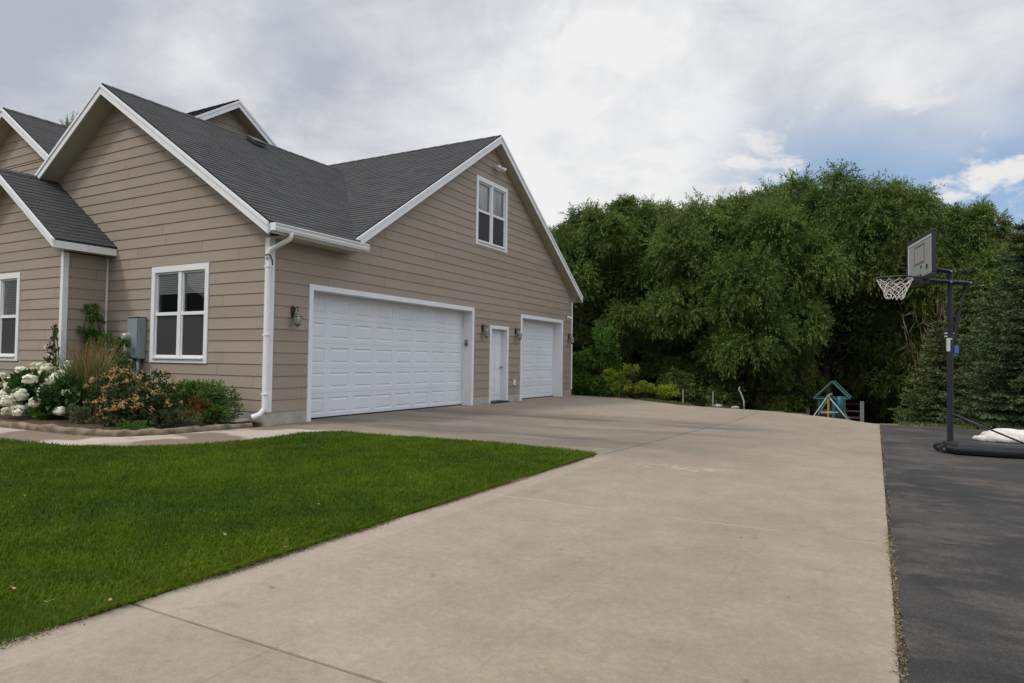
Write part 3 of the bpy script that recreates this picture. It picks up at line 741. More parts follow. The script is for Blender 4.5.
slab(m, [(14, -9), (14, 12.9), (3, 13.9), (1.7, 14.12)] + [(float(a_), float(b_)) for a_, b_ in zip(_xs, _ys)], -.006, .1)
asp = m.build('asphalt_pad', M['asphalt'], None); tag(asp, kind='structure')
m = MB(); m.box(XR-.02, XR+.08, -9, 14.2, -.1, -.022); js = m.build('joint_dirt', M['soil'], None); tag(js, kind='structure')
# sidewalk around the planting bed
walk_out = [(-7.45, 7.15), (-7.28, 6.06), (-7.5, 5.3), (-7.95, 4.8), (-8.6, 4.5), (-10.0, 4.36), (-12., 4.15), (-16, 3.9)]
walk_in = [(-16, 4.9), (-12, 5.03), (-10.9, 5.07), (-9.6, 5.12), (-8.98, 5.32), (-8.72, 5.8), (-8.55, 7.29)]
m = MB(); slab(m, walk_out[:1] + walk_out[1:] + walk_in + [(-8.69, 7.64), (-7.15, 7.585)], -.004, .09)
sw = m.build('sidewalk', M['walk'], None, bevel=.008); tag(sw, kind='structure')
# planting bed: curb and mulch
m = MB(); pts = [(-16, 5.0, .05), (-12, 5.13, .05), (-10.9, 5.17, .05), (-9.6, 5.22, .05), (-9.08, 5.40, .05), (-8.82, 5.85, .05), (-8.74, 6.4, .05), (-8.64, 7.2, .04)]
mm = []
def sweep(mb, path, prof):
    n = len(path); k = len(prof); base = len(mb.v)
    for i, p in enumerate(path):
        d = Vector(path[min(i+1, n-1)]) - Vector(path[max(i-1, 0)]); d.z = 0; d.normalize(); s = Vector((d.y, -d.x, 0))
        for a, b in prof: mb.v.append(tuple(Vector(p) + s*a + Vector((0, 0, b))))
    for i in range(n-1):
        for j in range(k):
            j2 = (j+1) % k; mb.f.append((base+i*k+j, base+(i+1)*k+j, base+(i+1)*k+j2, base+i*k+j2)); mb.t.append(.5)
    mb.f.append(tuple(base+j for j in range(k))); mb.f.append(tuple(base+(n-1)*k+j for j in range(k-1, -1, -1))); mb.t += [.5, .5]
path = []
for a, b in zip(pts[:-1], pts[1:]):
    for t in np.linspace(0, 1, 9)[:-1]: path.append(tuple(a[i]+(b[i]-a[i])*t + (0, RNG.normal(0, .012), RNG.normal(0, .009))[i] for i in range(3)))
path.append(pts[-1])
sweep(m, path, [(-.07, -.15), (.06, -.15), (.065, -.02), (.055, .012), (.02, .026), (-.04, .022), (-.06, .0)])
cb = m.build('garden_curb', M['curb'], None, smooth=False, bevel=.01); tag(cb, kind='structure')
m = MB()
bed = [(-16, 5.05), (-12, 5.15), (-10.9, 5.2), (-9.6, 5.26), (-9.1, 5.45), (-8.86, 5.9), (-8.75, 6.5), (-8.72, 7.3), (-8.72, 7.47), (-13.19, 7.47), (-13.19, 6.67), (-16, 6.67)]
m.poly([(x, y, .05) for x, y in bed]); bs = m.build('planting_bed', M['soil'], None); tag(bs, kind='structure')
# lawn: thatch sheet plus real blades
LAWN = [(XL-.005, -6), (XL-.005, 2), (XL-.01, 5.2), (-2.89, 7.25), (-2.90, 7.44), (-3.47, 7.57), (-4.72, 7.67), (-5.97, 7.52), (-7.0, 7.53), (-7.40, 7.12), (-7.24, 6.06), (-7.46, 5.27), (-7.92, 4.76), (-8.58, 4.46), (-10.0, 4.32), (-12., 4.11), (-16, 3.86), (-16, -6)]
m = MB(); m.prism([(x, y, -.08) for x, y in LAWN], (0, 0, .082)); lt = m.build('lawn_ground', M['lawn_soil'], None); tag(lt, kind='structure')
def inside(poly, x, y):
    c = np.zeros(len(x), bool); n = len(poly)
    for i in range(n):
        x0, y0 = poly[i]; x1, y1 = poly[(i+1) % n]
        cond = ((y0 > y) != (y1 > y)) & (x < (x1-x0)*(y-y0)/((y1-y0) if y1 != y0 else 1e-9)+x0); c ^= cond
    return c
def grass():
    rng = np.random.default_rng(3); Ps = []; Ws = []
    for d0, d1, dens in ((0, 3.6, 9500), (3.6, 5, 7000), (5, 7, 4200), (7, 9.5, 2600), (9.5, 17, 1100)):
        n = int(dens*np.pi*(d1**2-d0**2)*.5)
        r = np.sqrt(rng.uniform(d0**2, d1**2, n)); th = rng.uniform(np.pi*.47, np.pi*1.03, n)
        x, y = r*np.cos(th), r*np.sin(th); k = inside(LAWN, x, y)
        Ps.append(np.stack([x[k], y[k]], 1)); Ws.append(np.full(k.sum(), .0019+.00045*d0))
    P = np.concatenate(Ps); W = np.concatenate(Ws)[:, None]; n = len(P)
    P = np.concatenate([P, np.zeros((n, 1))], 1)
    big = np.sin(P[:, 0]*1.7+1.3*np.sin(P[:, 1]*1.1))*np.sin(P[:, 1]*1.3+P[:, 0]*.6); mid = np.sin(P[:, 0]*7.1+2*np.sin(P[:, 1]*5))*np.sin(P[:, 1]*6.3+P[:, 0]*2.)
    # edge distance -> thin shaggy fringe along the driveway
    ne = 9000; ye = rng.uniform(.8, 7.3, ne); cl_ = np.sin(ye*3.1)+np.sin(ye*7.7+1)+rng.normal(0, .7, ne); ye = ye[cl_ > -.7]; ne = len(ye)
    P = np.concatenate([P, np.stack([XL-.004+rng.normal(0, .010, ne), ye, np.zeros(ne)], 1)]); W = np.concatenate([W, np.full((ne, 1), .0028)])
    n = len(P); big = np.sin(P[:, 0]*1.7+1.3*np.sin(P[:, 1]*1.1))*np.sin(P[:, 1]*1.3+P[:, 0]*.6); mid = np.sin(P[:, 0]*7.1+2*np.sin(P[:, 1]*5))*np.sin(P[:, 1]*6.3+P[:, 0]*2.)
    hgt = (.030+.014*rng.random(n)+.006*big+.006*mid)[:, None]
    az = rng.uniform(0, 2*np.pi, n) + .0; lean = rng.gamma(2, .26, n)
    D = np.stack([np.cos(az), np.sin(az), np.zeros(n)], 1)*lean[:, None]; D[:, 0] += .15; D[-ne:, 0] += .55; U = np.array([0, 0, 1.])
    S = np.stack([-np.sin(az+rng.normal(0, .6, n)), np.cos(az), np.zeros(n)], 1)
    b0, b1 = P - S*W*.5, P + S*W*.5
    mid_ = P + U*hgt*.6 + D*hgt*.35; tip = P + U*hgt*(1-.25*np.minimum(lean, 1.5)[:, None]) + D*hgt*1.1
    q = np.stack([b0, b1, mid_ + S*W*.42, mid_ - S*W*.42], 1).reshape(-1, 3); q2 = np.stack([mid_ - S*W*.42, mid_ + S*W*.42, tip + S*W*.06, tip - S*W*.06], 1).reshape(-1, 3)
    low = np.sin(P[:, 1]*2.1+.5*P[:, 0]+1.5*np.sin(P[:, 0]*.8))
    t = np.clip(.42 + .13*big + .18*mid + .10*low + rng.normal(0, .22, n), 0, 1)
    t[-ne:] += .18
    fast = fast_mesh('lawn', np.concatenate([q, q2]), 4, M['grass'], np.concatenate([t, t]))
    tag(fast, 'mown green lawn filling the corner between driveway and sidewalk', 'lawn', kind='stuff')
grass()
# dry debris in the joint between concrete and asphalt and along the lawn edge
def debris():
    rng = np.random.default_rng(5); n = 6500
    y = rng.uniform(.5, 13.8, n); y = np.where(rng.random(n) < .6, rng.uniform(1, 6, n), y)
    x = XR+.008+rng.normal(0, .009, n)*(1+.5*np.sin(y*3))
    k = np.sin(y*1.9)+np.sin(y*4.3+1)+rng.normal(0, .8, n) > -.6; x, y = x[k], y[k]
    m2 = 9000; yl = rng.uniform(1., 7.2, m2); xl = XL+.004+np.abs(rng.normal(0, .028, m2)); kk = np.sin(yl*2.7)+np.sin(yl*6.1)+rng.normal(0, .8, m2) > -.3
    xl, yl = xl[kk], yl[kk]
    P = np.stack([np.r_[x, xl], np.r_[y, yl], np.r_[np.full(len(x), -.004)+rng.random(len(x))*.008, np.full(len(xl), .003)+rng.random(len(xl))*.004]], 1)
    D = rng.normal(size=(len(P), 3)); D[:, 2] = np.abs(D[:, 2])*.25
    q = leaf_quads(P, D, rng.uniform(.006, .020, len(P)), rng.uniform(.002, .006, len(P)), rng)
    o = fast_mesh('leaf_litter', q, 4, M['litter'], rng.random(len(P))); tag(o, 'dry leaf litter lying along the edges of the driveway', 'leaf litter', kind='stuff')
debris()
# single fallen leaves on lawn and paving
def fallen(px, py, z, size, label, group, ang):
    r = ray(px, py); t = (z-H)/r[2]; p = Vector((r[0]*t, r[1]*t, z))
    m = MB(); a = Vector((math.cos(ang), math.sin(ang), 0)); b = Vector((-a.y, a.x, 0)); s = size*.5; n = 7
    L, R = [], []
    for i in range(n):
        u = i/(n-1); w = .42*math.sin(math.pi*min(1, u*1.02+.02))**.8; cz = Vector((0, 0, .5*s*abs(u-.5)+.004))
        L.append(p + a*s*(u-.5) + b*s*w*.6 + cz + Vector((0, 0, s*.16*w))); R.append(p + a*s*(u-.5) - b*s*w*.6 + cz + Vector((0, 0, s*.12*w)))
    C = [p + a*s*(i/(n-1)-.5) + Vector((0, 0, .5*s*abs(i/(n-1)-.5)+.004)) for i in range(n)]
    tt = random.random()
    for i in range(n-1): m.poly([C[i], C[i+1], L[i+1], L[i]], tt); m.poly([R[i], R[i+1], C[i+1], C[i]], tt)
    m.tube([C[0], C[0]-a*s*.35+Vector((0, 0, .003))], .0015, 4, tt)
    o = m.build('fallen_leaf', M['leaf_litter'], None); tag(o, label, 'leaf', group)
for i, (px, py, s) in enumerate(((226, 536, .085), (318, 505, .06), (110, 602, .07), (47, 603, .06), (24, 497, .06), (15, 590, .06), (410, 478, .06), (395, 511, .05), (285, 548, .05))):
    fallen(px, py, .05, s, 'dry tan leaf lying on the mown green lawn', 'fallen leaves on the lawn', i*1.3)
for i, (px, py, s) in enumerate(((271, 587, .06), (433, 575, .05), (638, 472, .05), (788, 597, .045), (756, 537, .05), (825, 474, .06), (552, 603, .035), (745, 680, .04), (793, 470, .05))):
    fallen(px, py, .004, s, 'dry brown leaf lying on the concrete driveway', 'fallen leaves on the driveway', i*1.7)

# ------------------------------------------------------------------ basketball hoop
PX, PY = .85, 10.25; A12 = math.radians(12)
f_ = Vector((-math.cos(A12), -math.sin(A12), 0)); b_ = Vector((-math.sin(A12), math.cos(A12), 0)); Zv = Vector((0, 0, 1))
hoop = empty('basketball_hoop', (PX, PY, 0), 'dark portable basketball hoop on a black wheeled base on the asphalt', 'basketball hoop')
P0 = Vector((PX, PY, 0)); Cb = P0 + f_*.34
def hb(mb, f0, f1, b0, b1, z0, z1, origin=P0):
    o = origin + f_*f0 + b_*b0 + Zv*z0; mb.prism([o, o+f_*(f1-f0), o+f_*(f1-f0)+b_*(b1-b0), o+b_*(b1-b0)], (0, 0, z1-z0))
m = MB()   # moulded base tank, tapering, with a raised rim
out0 = [(.03, -.28), (.10, -.12), (.10, .12), (.03, .28), (-.45, .40), (-1.05, .40), (-1.15, .3), (-1.15, -.3), (-1.05, -.40), (-.45, -.40)]
def ringp(s, z): return [P0 + f_*(a*s - .43*(1-s)) + b_*(c*s) + Zv*z for a, c in out0]
levels = [ringp(.96, .012), ringp(1., .05), ringp(1., .075), ringp(.93, .085), ringp(.90, .125), ringp(.80, .15)]
for l0_, l1_ in zip(levels[:-1], levels[1:]):
    for i in range(len(out0)): j = (i+1) % len(out0); m.poly([l0_[i], l0_[j], l1_[j], l1_[i]][::-1])
m.poly(levels[-1][::-1]); m.poly(levels[0])
base = m.build('base', M['base_plastic'], hoop, bevel=.008)
for s in (-1, 1):
    m = MB(); c = P0 + f_*.11 + b_*s*.11 + Zv*.052; m.tube([c-b_*.025, c+b_*.025], .05, 14); m.build('wheel', M['black_metal'], base)
m = MB(); c = P0 + f_*.11 + Zv*.052; m.tube([c-b_*.14, c+b_*.14], .012, 8); m.build('axle', M['galv'], base)
m = MB(); m.tube([P0+Zv*.13, P0+Zv*1.45+Vector((.006, 0, 0))], .036, 14); m.tube([P0+Zv*1.45+Vector((.006, 0, 0)), P0+Zv*2.36+Vector((.012, 0, 0))], .033, 14); pole = m.build('pole', M['pole_metal'], hoop, smooth=False)
m = MB(); m.tube([P0+Zv*1.30, P0+Zv*1.47], .0372, 14); m.build('height_label', M['label_grey'], pole)
for z in (1.49, 1.53): m = MB(); c = P0+Zv*z; m.tube([c-f_*.06, c+f_*.06], .012, 8); m.build('bolt', M['galv'], pole)
m = MB()
for s in (-1, 1):
    c = P0 + b_*s*.052; m.tube([c+Zv*2.335-f_*.01, Cb-f_*.05+b_*s*.052+Zv*2.40], .02, 6); m.tube([c+Zv*2.20-f_*-.0-f_*.22-Zv*.02, Cb+b_*s*.052-f_*.02+Zv*2.235], .022, 6)
m.build('arm', M['pole_metal'], hoop)
for z, a in ((2.335, 0), (2.195, 0), (2.18, -.22)):
    m = MB(); c = P0+Zv*z+f_*a; m.tube([c-b_*.08, c+b_*.08], .012, 6); m.build('arm_bolt', M['galv'], hoop)
m = MB(); m.tube([P0-f_*.21+Zv*2.17, P0-f_*.10+Zv*1.75], .011, 8); m.tube([P0-f_*.11+Zv*1.80, P0-f_*.055+Zv*1.46], .02, 8); gs = m.build('height_lever', M['pole_metal'], hoop)
m = MB(); hb(m, -.10, -.05, -.02, .02, 1.27, 1.37); m.build('grip_tag', M['blue_tag'], gs, bevel=.008)
for s in (-1, 1):
    m = MB(); m.tube([P0+Zv*.50+b_*s*.04, P0-f_*.78+b_*s*.28+Zv*.14], .011, 8); m.build('brace', M['pole_metal'], hoop, smooth=True)
# board
BW, BZ0, BZ1 = .56, 2.235, 2.81
bd = MB(); hb(bd, -.02, 0, -BW+.03, BW-.03, BZ0+.03, BZ1-.03, Cb); board = bd.build('backboard', M['board_panel'], hoop)
m = MB(); hb(m, -.035, .012, -BW, BW, BZ1-.035, BZ1, Cb); hb(m, -.035, .012, -BW, BW, BZ0-.02, BZ0+.035, Cb); hb(m, -.035, .012, -BW, -BW+.035, BZ0+.035, BZ1-.035, Cb); hb(m, -.035, .012, BW-.035, BW, BZ0+.035, BZ1-.035, Cb)
m.build('board_frame', M['pole_metal'], board, bevel=.006)
m = MB(); e = .006; hb(m, .0005, e, -BW+.05, BW-.05, BZ1-.075, BZ1-.055, Cb); hb(m, .0005, e, -BW+.05, -BW+.07, BZ0+.05, BZ1-.075, Cb); hb(m, .0005, e, BW-.07, BW-.05, BZ0+.05, BZ1-.075, Cb)
m.build('border_line', M['board_white'], board)
m = MB(); hb(m, .0005, e, -.22, .22, BZ1-.13, BZ1-.11, Cb); hb(m, .0005, e, -.22, .22, BZ1-.36, BZ1-.34, Cb); hb(m, .0005, e, -.22, -.20, BZ1-.34, BZ1-.13, Cb); hb(m, .0005, e, .20, .22, BZ1-.34, BZ1-.13, Cb)
m.build('target_square', M['board_line'], board)
m = MB(); hb(m, .0005, e, -.09, -.05, BZ1-.43, BZ1-.39, Cb); m.build('logo_mark', M['pole_metal'], board)
m = MB(); hb(m, .0005, e, -.34, -.29, BZ1-.46, BZ1-.41, Cb); m.build('logo_mark', M['pole_metal'], board)
m = MB(); hb(m, -.06, .03, -.20, .20, BZ0-.07, BZ0+.03, Cb); m.build('board_bracket', M['pole_metal'], hoop, bevel=.006)
RC = Cb + f_*.29 + Zv*2.265; RR = .225
m = MB(); ring_ = [RC + (f_*math.cos(t)+b_*math.sin(t))*RR for t in np.linspace(0, 2*math.pi, 33)]; m.tube(ring_, .0095, 8, cap=False)
for s in (-1, 1): m.tube([Cb+f_*.02+b_*s*.09+Zv*2.262, RC-f_*RR*.86+b_*s*.115], .009, 6)
hb(m, .01, .035, -.1, .1, 2.20, 2.30, Cb); m.build('rim', M['rim'], hoop, smooth=True)
m = MB(); K = 12; LV = 6
def netp(i, l):
    u = l/LV; th = 2*math.pi*(i + .5*(l % 2))/K; r = RR*(1-.60*u**.85)+.004*math.sin(5*th+l); return RC + (f_*math.cos(th)+b_*math.sin(th))*r + Zv*(-.26*u - .012) + Vector((.01*math.sin(3*th+l*2), 0, .012*math.sin(2*th+l)))
for l in range(LV):
    for i in range(K):
        p = netp(i, l)
        for q in ((netp(i, l+1), netp(i-1, l+1)) if l % 2 == 0 else (netp(i, l+1), netp(i+1, l+1))):
            mid = (p+q)/2 + Zv*-.006; m.tube([p, mid, q], .0036, 5, cap=False)
m.build('net', M['net'], hoop)
# white sack lying on the base
sk = empty('sand_sack', (1.62, 10.55, .15), 'crumpled white sandbag lying on the black hoop base', 'sandbag')
def blob(name, mat, c, r, seed, parent=None, amp=.12, nu=28, nv=18, flat=0., rough=7.):
    rng = np.random.default_rng(seed); ph = rng.uniform(0, 6, 12); V = []; Fc = []
    for j in range(nv+1):
        for i in range(nu):
            th = 2*math.pi*i/nu; fi = math.pi*j/nv; d = np.array([math.sin(fi)*math.cos(th), math.sin(fi)*math.sin(th), math.cos(fi)])
            k = 1 + amp*(math.sin(3*d[0]+ph[0])*math.sin(3.7*d[1]+ph[1]) + .5*math.sin(rough*d[0]+ph[2]+2*d[2])*math.sin(rough*1.2*d[1]+ph[3]) + .3*math.sin(rough*2*d[1]+ph[4]+3*d[0]))
            p = d*np.array(r)*k; p[2] = max(p[2], -flat); V.append(tuple(np.array(c)+p))
    m = MB(); m.v = V
    for j in range(nv):
        for i in range(nu): i2 = (i+1) % nu; m.f.append((j*nu+i, (j+1)*nu+i, (j+1)*nu+i2, j*nu+i2)); m.t.append(.5)
    return m.build(name, mat, parent, smooth=True)
blob('sack_body', M['sack'], (1.52, 10.52, .185), (.33, .20, .125), 4, sk, .09, 64, 40, .036, 10.)
blob('sack_neck', M['sack'], (1.24, 10.47, .175), (.12, .075, .045), 9, sk, .18, 20, 12, .026, 9.)

# ------------------------------------------------------------------ foliage builders
def limb(mb, p, q, r0, r1, bend=.15, n=6, rng=random):
    p, q = Vector(p), Vector(q); L = (q-p).length; o = Vector((rng.uniform(-1, 1), rng.uniform(-1, 1), rng.uniform(-.3, .6)))*L*bend
    pts = [p.lerp(q, t) + o*math.sin(math.pi*t)*(.6+.4*t) for t in [i/n for i in range(n+1)]]; mb.tube(pts, [r0+(r1-r0)*i/n for i in range(n+1)], 7, .5); return pts
def willow_mesh(seed, HT, R, nb, leafL, leafW, mat='willow', wind=.3, low=-.75, zs=(.52, .40), rb=(.36, .52), droop=.12, dens=1., puffs=17):
    """crown = billows on limbs, each billow covered with tufts of leafy sprays; returns (crown, trunk) around the origin"""
    rng = np.random.default_rng(seed); rr = random.Random(seed); bil = []
    for i in range(nb):
        cz = 1-(1-low)*(i+.5)/nb; fi = math.acos(cz); th = i*2.39996+rng.uniform(-.5, .5); rad = rng.uniform(.58, .82)
        c = np.array([R*rad*math.sin(fi)*math.cos(th), R*rad*math.sin(fi)*math.sin(th), HT*(zs[0]+zs[1]*.80*cz*rng.uniform(.82, 1.1))])
        bil.append((c, R*rng.uniform(*rb), rng.normal(0, .10)))
    axis_c = np.array([0, 0, HT*zs[0]]); P = []; D = []; T = []; Ls = []
    for c, r, tn in bil:
        npf = int(puffs*rng.uniform(.85, 1.2)); out = c-axis_c; out = out/max(1e-3, np.linalg.norm(out))
        d = norm(rng.normal(size=(npf*3, 3))); d = d[(d@out > -.35) & (d[:, 2] > -.55)][:npf]; npf = len(d)
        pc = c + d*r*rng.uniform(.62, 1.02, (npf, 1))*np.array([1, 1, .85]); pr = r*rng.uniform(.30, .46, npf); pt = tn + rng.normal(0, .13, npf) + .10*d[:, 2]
        ns = int(46*dens); idx = np.repeat(np.arange(npf), ns); n = len(idx)
        sd_ = norm(rng.normal(size=(n, 3))); dr = norm(sd_*.85 + d[idx]*.75 + np.array([wind*.35, 0, .22])); rp = pr[idx]
        p = pc[idx] + sd_*(rp*.15)[:, None]; ln = rp*rng.uniform(.75, 1.45, n); st = pt[idx] + rng.normal(0, .09, n)
        for q in range(7):
            p = p + dr*(ln/7)[:, None]
            for k in range(3):
                j = p + rng.normal(0, .028, p.shape); ld = dr*.9 + rng.normal(0, .45, p.shape) + np.array([wind*.25, 0, -.18])
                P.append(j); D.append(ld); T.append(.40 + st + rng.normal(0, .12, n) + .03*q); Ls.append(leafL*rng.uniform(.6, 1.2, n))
            dr = norm(dr + np.array([wind*.05, 0, -droop]) + rng.normal(0, .08, p.shape))
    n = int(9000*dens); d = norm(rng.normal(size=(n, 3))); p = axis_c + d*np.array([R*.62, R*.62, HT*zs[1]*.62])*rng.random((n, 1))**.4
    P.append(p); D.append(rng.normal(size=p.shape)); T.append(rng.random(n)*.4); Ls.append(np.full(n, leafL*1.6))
    P = np.concatenate(P); D = np.concatenate(D); T = np.concatenate(T); Ls = np.concatenate(Ls)
    k = P[:, 2] > .05; P, D, T, Ls = P[k], D[k], T[k], Ls[k]
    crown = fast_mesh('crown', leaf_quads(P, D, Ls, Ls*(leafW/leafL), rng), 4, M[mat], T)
    crown['top'] = float(np.percentile(P[:, 2], 99.93))
    m = MB(); trunk_top = Vector((rr.uniform(-.3, .3), rr.uniform(-.3, .3), HT*.38)); limb(m, (0, 0, -.3), trunk_top, .30*HT/10, .19*HT/10, .05, 6, rr)
    for c, r, _ in bil: limb(m, trunk_top.lerp(Vector((0, 0, HT*.25)), rr.random()*.6), Vector(c), .085*HT/10, .02, .12, 6, rr)
    return crown, m.build('trunk', M['bark'], None, smooth=True)
def place_tree(name, protos, x, y, z, s, rot, label, cat, group):
    r = empty(name, (x, y, z), label, cat, group); r.rotation_euler = (0, 0, rot); r.scale = s if isinstance(s, tuple) else (s, s, s)
    for pr in protos:
        c = pr if pr.parent is None and not pr.get('used') else pr.copy()
        if c is pr: pr['used'] = 1
        else:
            if 'used' in c: del c['used']
            COL.objects.link(c)
        c.parent = r
    return r
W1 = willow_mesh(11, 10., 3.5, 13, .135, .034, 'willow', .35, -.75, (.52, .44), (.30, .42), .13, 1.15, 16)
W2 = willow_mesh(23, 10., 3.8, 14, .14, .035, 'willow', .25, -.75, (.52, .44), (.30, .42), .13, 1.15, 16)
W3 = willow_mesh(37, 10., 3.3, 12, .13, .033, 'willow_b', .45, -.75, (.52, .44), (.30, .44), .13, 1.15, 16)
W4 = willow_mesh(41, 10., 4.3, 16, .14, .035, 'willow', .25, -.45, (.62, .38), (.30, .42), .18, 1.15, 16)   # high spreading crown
G = 'willow trees along the slope behind the driveway'
def tree_at(protos, px, Y, toppy, name, label, rot, sx=1., group=G, cat='tree', ref=None):
    ref = ref or protos[0]['top']
    x, _, zt = at(px, toppy, Y); zb = gz1(x, Y); s = (zt-zb)/ref
    return place_tree(name, protos, x, Y, zb, (s*sx, s*sx, s), rot, label, cat, group)
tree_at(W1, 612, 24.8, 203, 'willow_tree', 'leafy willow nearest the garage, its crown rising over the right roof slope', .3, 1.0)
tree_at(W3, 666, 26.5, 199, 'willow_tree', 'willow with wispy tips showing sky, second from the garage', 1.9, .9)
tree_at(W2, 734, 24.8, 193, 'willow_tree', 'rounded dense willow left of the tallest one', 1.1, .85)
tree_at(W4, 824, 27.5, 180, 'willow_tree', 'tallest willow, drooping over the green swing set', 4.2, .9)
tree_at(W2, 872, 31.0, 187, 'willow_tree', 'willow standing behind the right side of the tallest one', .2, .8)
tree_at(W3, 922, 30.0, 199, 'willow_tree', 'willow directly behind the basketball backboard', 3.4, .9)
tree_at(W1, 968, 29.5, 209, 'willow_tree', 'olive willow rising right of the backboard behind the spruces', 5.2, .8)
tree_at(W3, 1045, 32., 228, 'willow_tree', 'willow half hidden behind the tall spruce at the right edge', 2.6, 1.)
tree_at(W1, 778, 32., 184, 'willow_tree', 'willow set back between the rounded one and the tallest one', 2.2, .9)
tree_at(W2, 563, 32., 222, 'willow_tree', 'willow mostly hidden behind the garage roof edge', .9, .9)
tree_at(W3, 64, 36., 119, 'background_tree', 'treetop peeking above the roof valley at the left', .5, .35, None)
# low willow brush at the foot of the trees
B1 = willow_mesh(51, 3., 1.5, 9, .13, .032, 'willow', .1, -.5, (.50, .45), (.34, .52), .2, .7, 12)
B2 = willow_mesh(57, 3., 1.4, 8, .13, .032, 'willow_b', .1, -.5, (.52, .48), (.30, .50), .2, .7, 12)
GB = 'willow brush under the trees'
tree_at(B1, 650, 25.2, 352, 'willow_bush', 'dark willow bush behind the yellow shrub', .4, 1.25, GB, 'bush')
tree_at(B2, 694, 24.2, 356, 'willow_bush', 'pale sprouting willow bush right of the yellow shrub', 1.4, 1.15, GB, 'bush')
tree_at(B1, 738, 25.5, 345, 'willow_bush', 'willow bush behind the bent pale stick', 2.4, 1.2, GB, 'bush')
tree_at(B2, 778, 25.8, 352, 'willow_bush', 'willow bush left of the green swing set', 3.4, .85, GB, 'bush')
# backdrop wood behind, its leaves coloured dark as the shade between the trees
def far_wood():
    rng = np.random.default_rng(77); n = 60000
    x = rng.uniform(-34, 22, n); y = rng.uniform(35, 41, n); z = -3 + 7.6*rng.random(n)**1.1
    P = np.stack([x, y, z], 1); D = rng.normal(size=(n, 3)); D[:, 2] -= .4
    o = fast_mesh('far_wood', leaf_quads(P, D, rng.uniform(.5, .9, n), rng.uniform(.25, .5, n), rng), 4, M['wood_shaded'], rng.random(n)); tag(o, 'dense backdrop wood with shade in its leaf colour, closing the view behind the willows', 'wood', kind='stuff')
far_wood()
# broadleaf sapling and small shrubs
def leafy(seed, clumps, n, L, W, up=.2, spread=.6):
    """clumps: (center, radii, tone offset, weight)"""
    rng = np.random.default_rng(seed); P = []; D = []; T = []; wt = sum(c[3] for c in clumps)
    for c, r, tn, w in clumps:
        k = int(n*w/wt); d = norm(rng.normal(size=(k, 3))); rad = rng.uniform(.25, 1., (k, 1))**.45
        sub = norm(rng.normal(size=(max(3, k//28), 3))); wh = rng.integers(0, len(sub), k)
        d = norm(d*.33 + sub[wh]*.75)
        p = np.array(c) + d*np.array(r)*rad; P.append(p); D.append(d*.7 + rng.normal(0, spread, (k, 3)) + np.array([0, 0, up])); T.append(.5+tn+.10*rng.normal(size=len(sub))[wh]+rng.normal(0, .14, k))
    P = np.concatenate(P); D = np.concatenate(D); T = np.concatenate(T); Ls = L*rng.uniform(.65, 1.25, len(P))
    return leaf_quads(P, D, Ls, Ls*W/L, rng), T
def shrub(name, label, cat, base, clumps, n, L, W, mat, up=.2, spread=.6, seed=1, stems=True, group=None):
    r = empty(name, base, label, cat, group)
    q, T = leafy(seed, clumps, n, L, W, up, spread)
    zmin = base[2]; q4 = q.reshape(-1, 4, 3); k = q4[:, :, 2].min(1) > zmin-.03; q = q4[k].reshape(-1, 3); T = T[k]
    fast_mesh('foliage', q, 4, M[mat], T, r, base)
    if stems:
        m = MB(); rr = random.Random(seed)
        for c, rd, _, _ in clumps:
            for k in range(2): limb(m, (base[0]+rr.uniform(-.06, .06), base[1]+rr.uniform(-.06, .06), base[2]-.03), Vector(c)+Vector((rr.uniform(-.5, .5)*rd[0], rr.uniform(-.5, .5)*rd[1], rd[2]*.4)), .016, .005, .12, 5, rr)
        m.build('stem', M['bark'], r, smooth=True)
    return r
x, y, _ = at(600, 390, 21.5); zb = gz1(x, y)
cl = []
rr = random.Random(3)
for i in range(16):
    t = i/15; cl.append(((x+rr.uniform(-.95, .95)*(1.05-t*.75), y+rr.uniform(-.6, .6), zb+.35+2.05*t), (.45-.2*t, .45-.2*t, .35), rr.gauss(0, .1), 1.-.5*t))
shrub('sapling', 'bright green bushy sapling at the right end of the garage', 'sapling', (x, y, zb), cl, 5200, .11, .065, 'maple', .1, .7, 3)
x, y, _ = at(577, 395, 21.); zb = gz1(x, y)
shrub('leafy_bush', 'low bright green bush against the far garage corner', 'bush', (x, y, zb), [((x-.1, y, zb+.55), (.4, .4, .4), 0, 1), ((x+.3, y, zb+.4), (.35, .35, .3), .1, 1), ((x-.2, y+.3, zb+1.1), (.4, .4, .4), -.05, 1)], 1600, .10, .06, 'maple', .1, .7, 6)
x, y, _ = at(640, 400, 19.6); zb = gz1(x, y)
cl = [((x+d, y+rr.uniform(-.15, .15), zb+hh), (.26, .22, .16), rr.gauss(0, .1), 1) for d, hh in ((-.75, .38), (-.62, .72), (-.45, .40), (-.2, .35), (.05, .42), (.25, .30), (.5, .36), (.75, .27), (.98, .33), (-.35, .95), (-.9, .75))]
shrub('yellow_shrub', 'low yellow green shrub at the far edge of the concrete', 'shrub', (x, y, zb), cl, 2600, .085, .035, 'lime', .35, .6, 8)

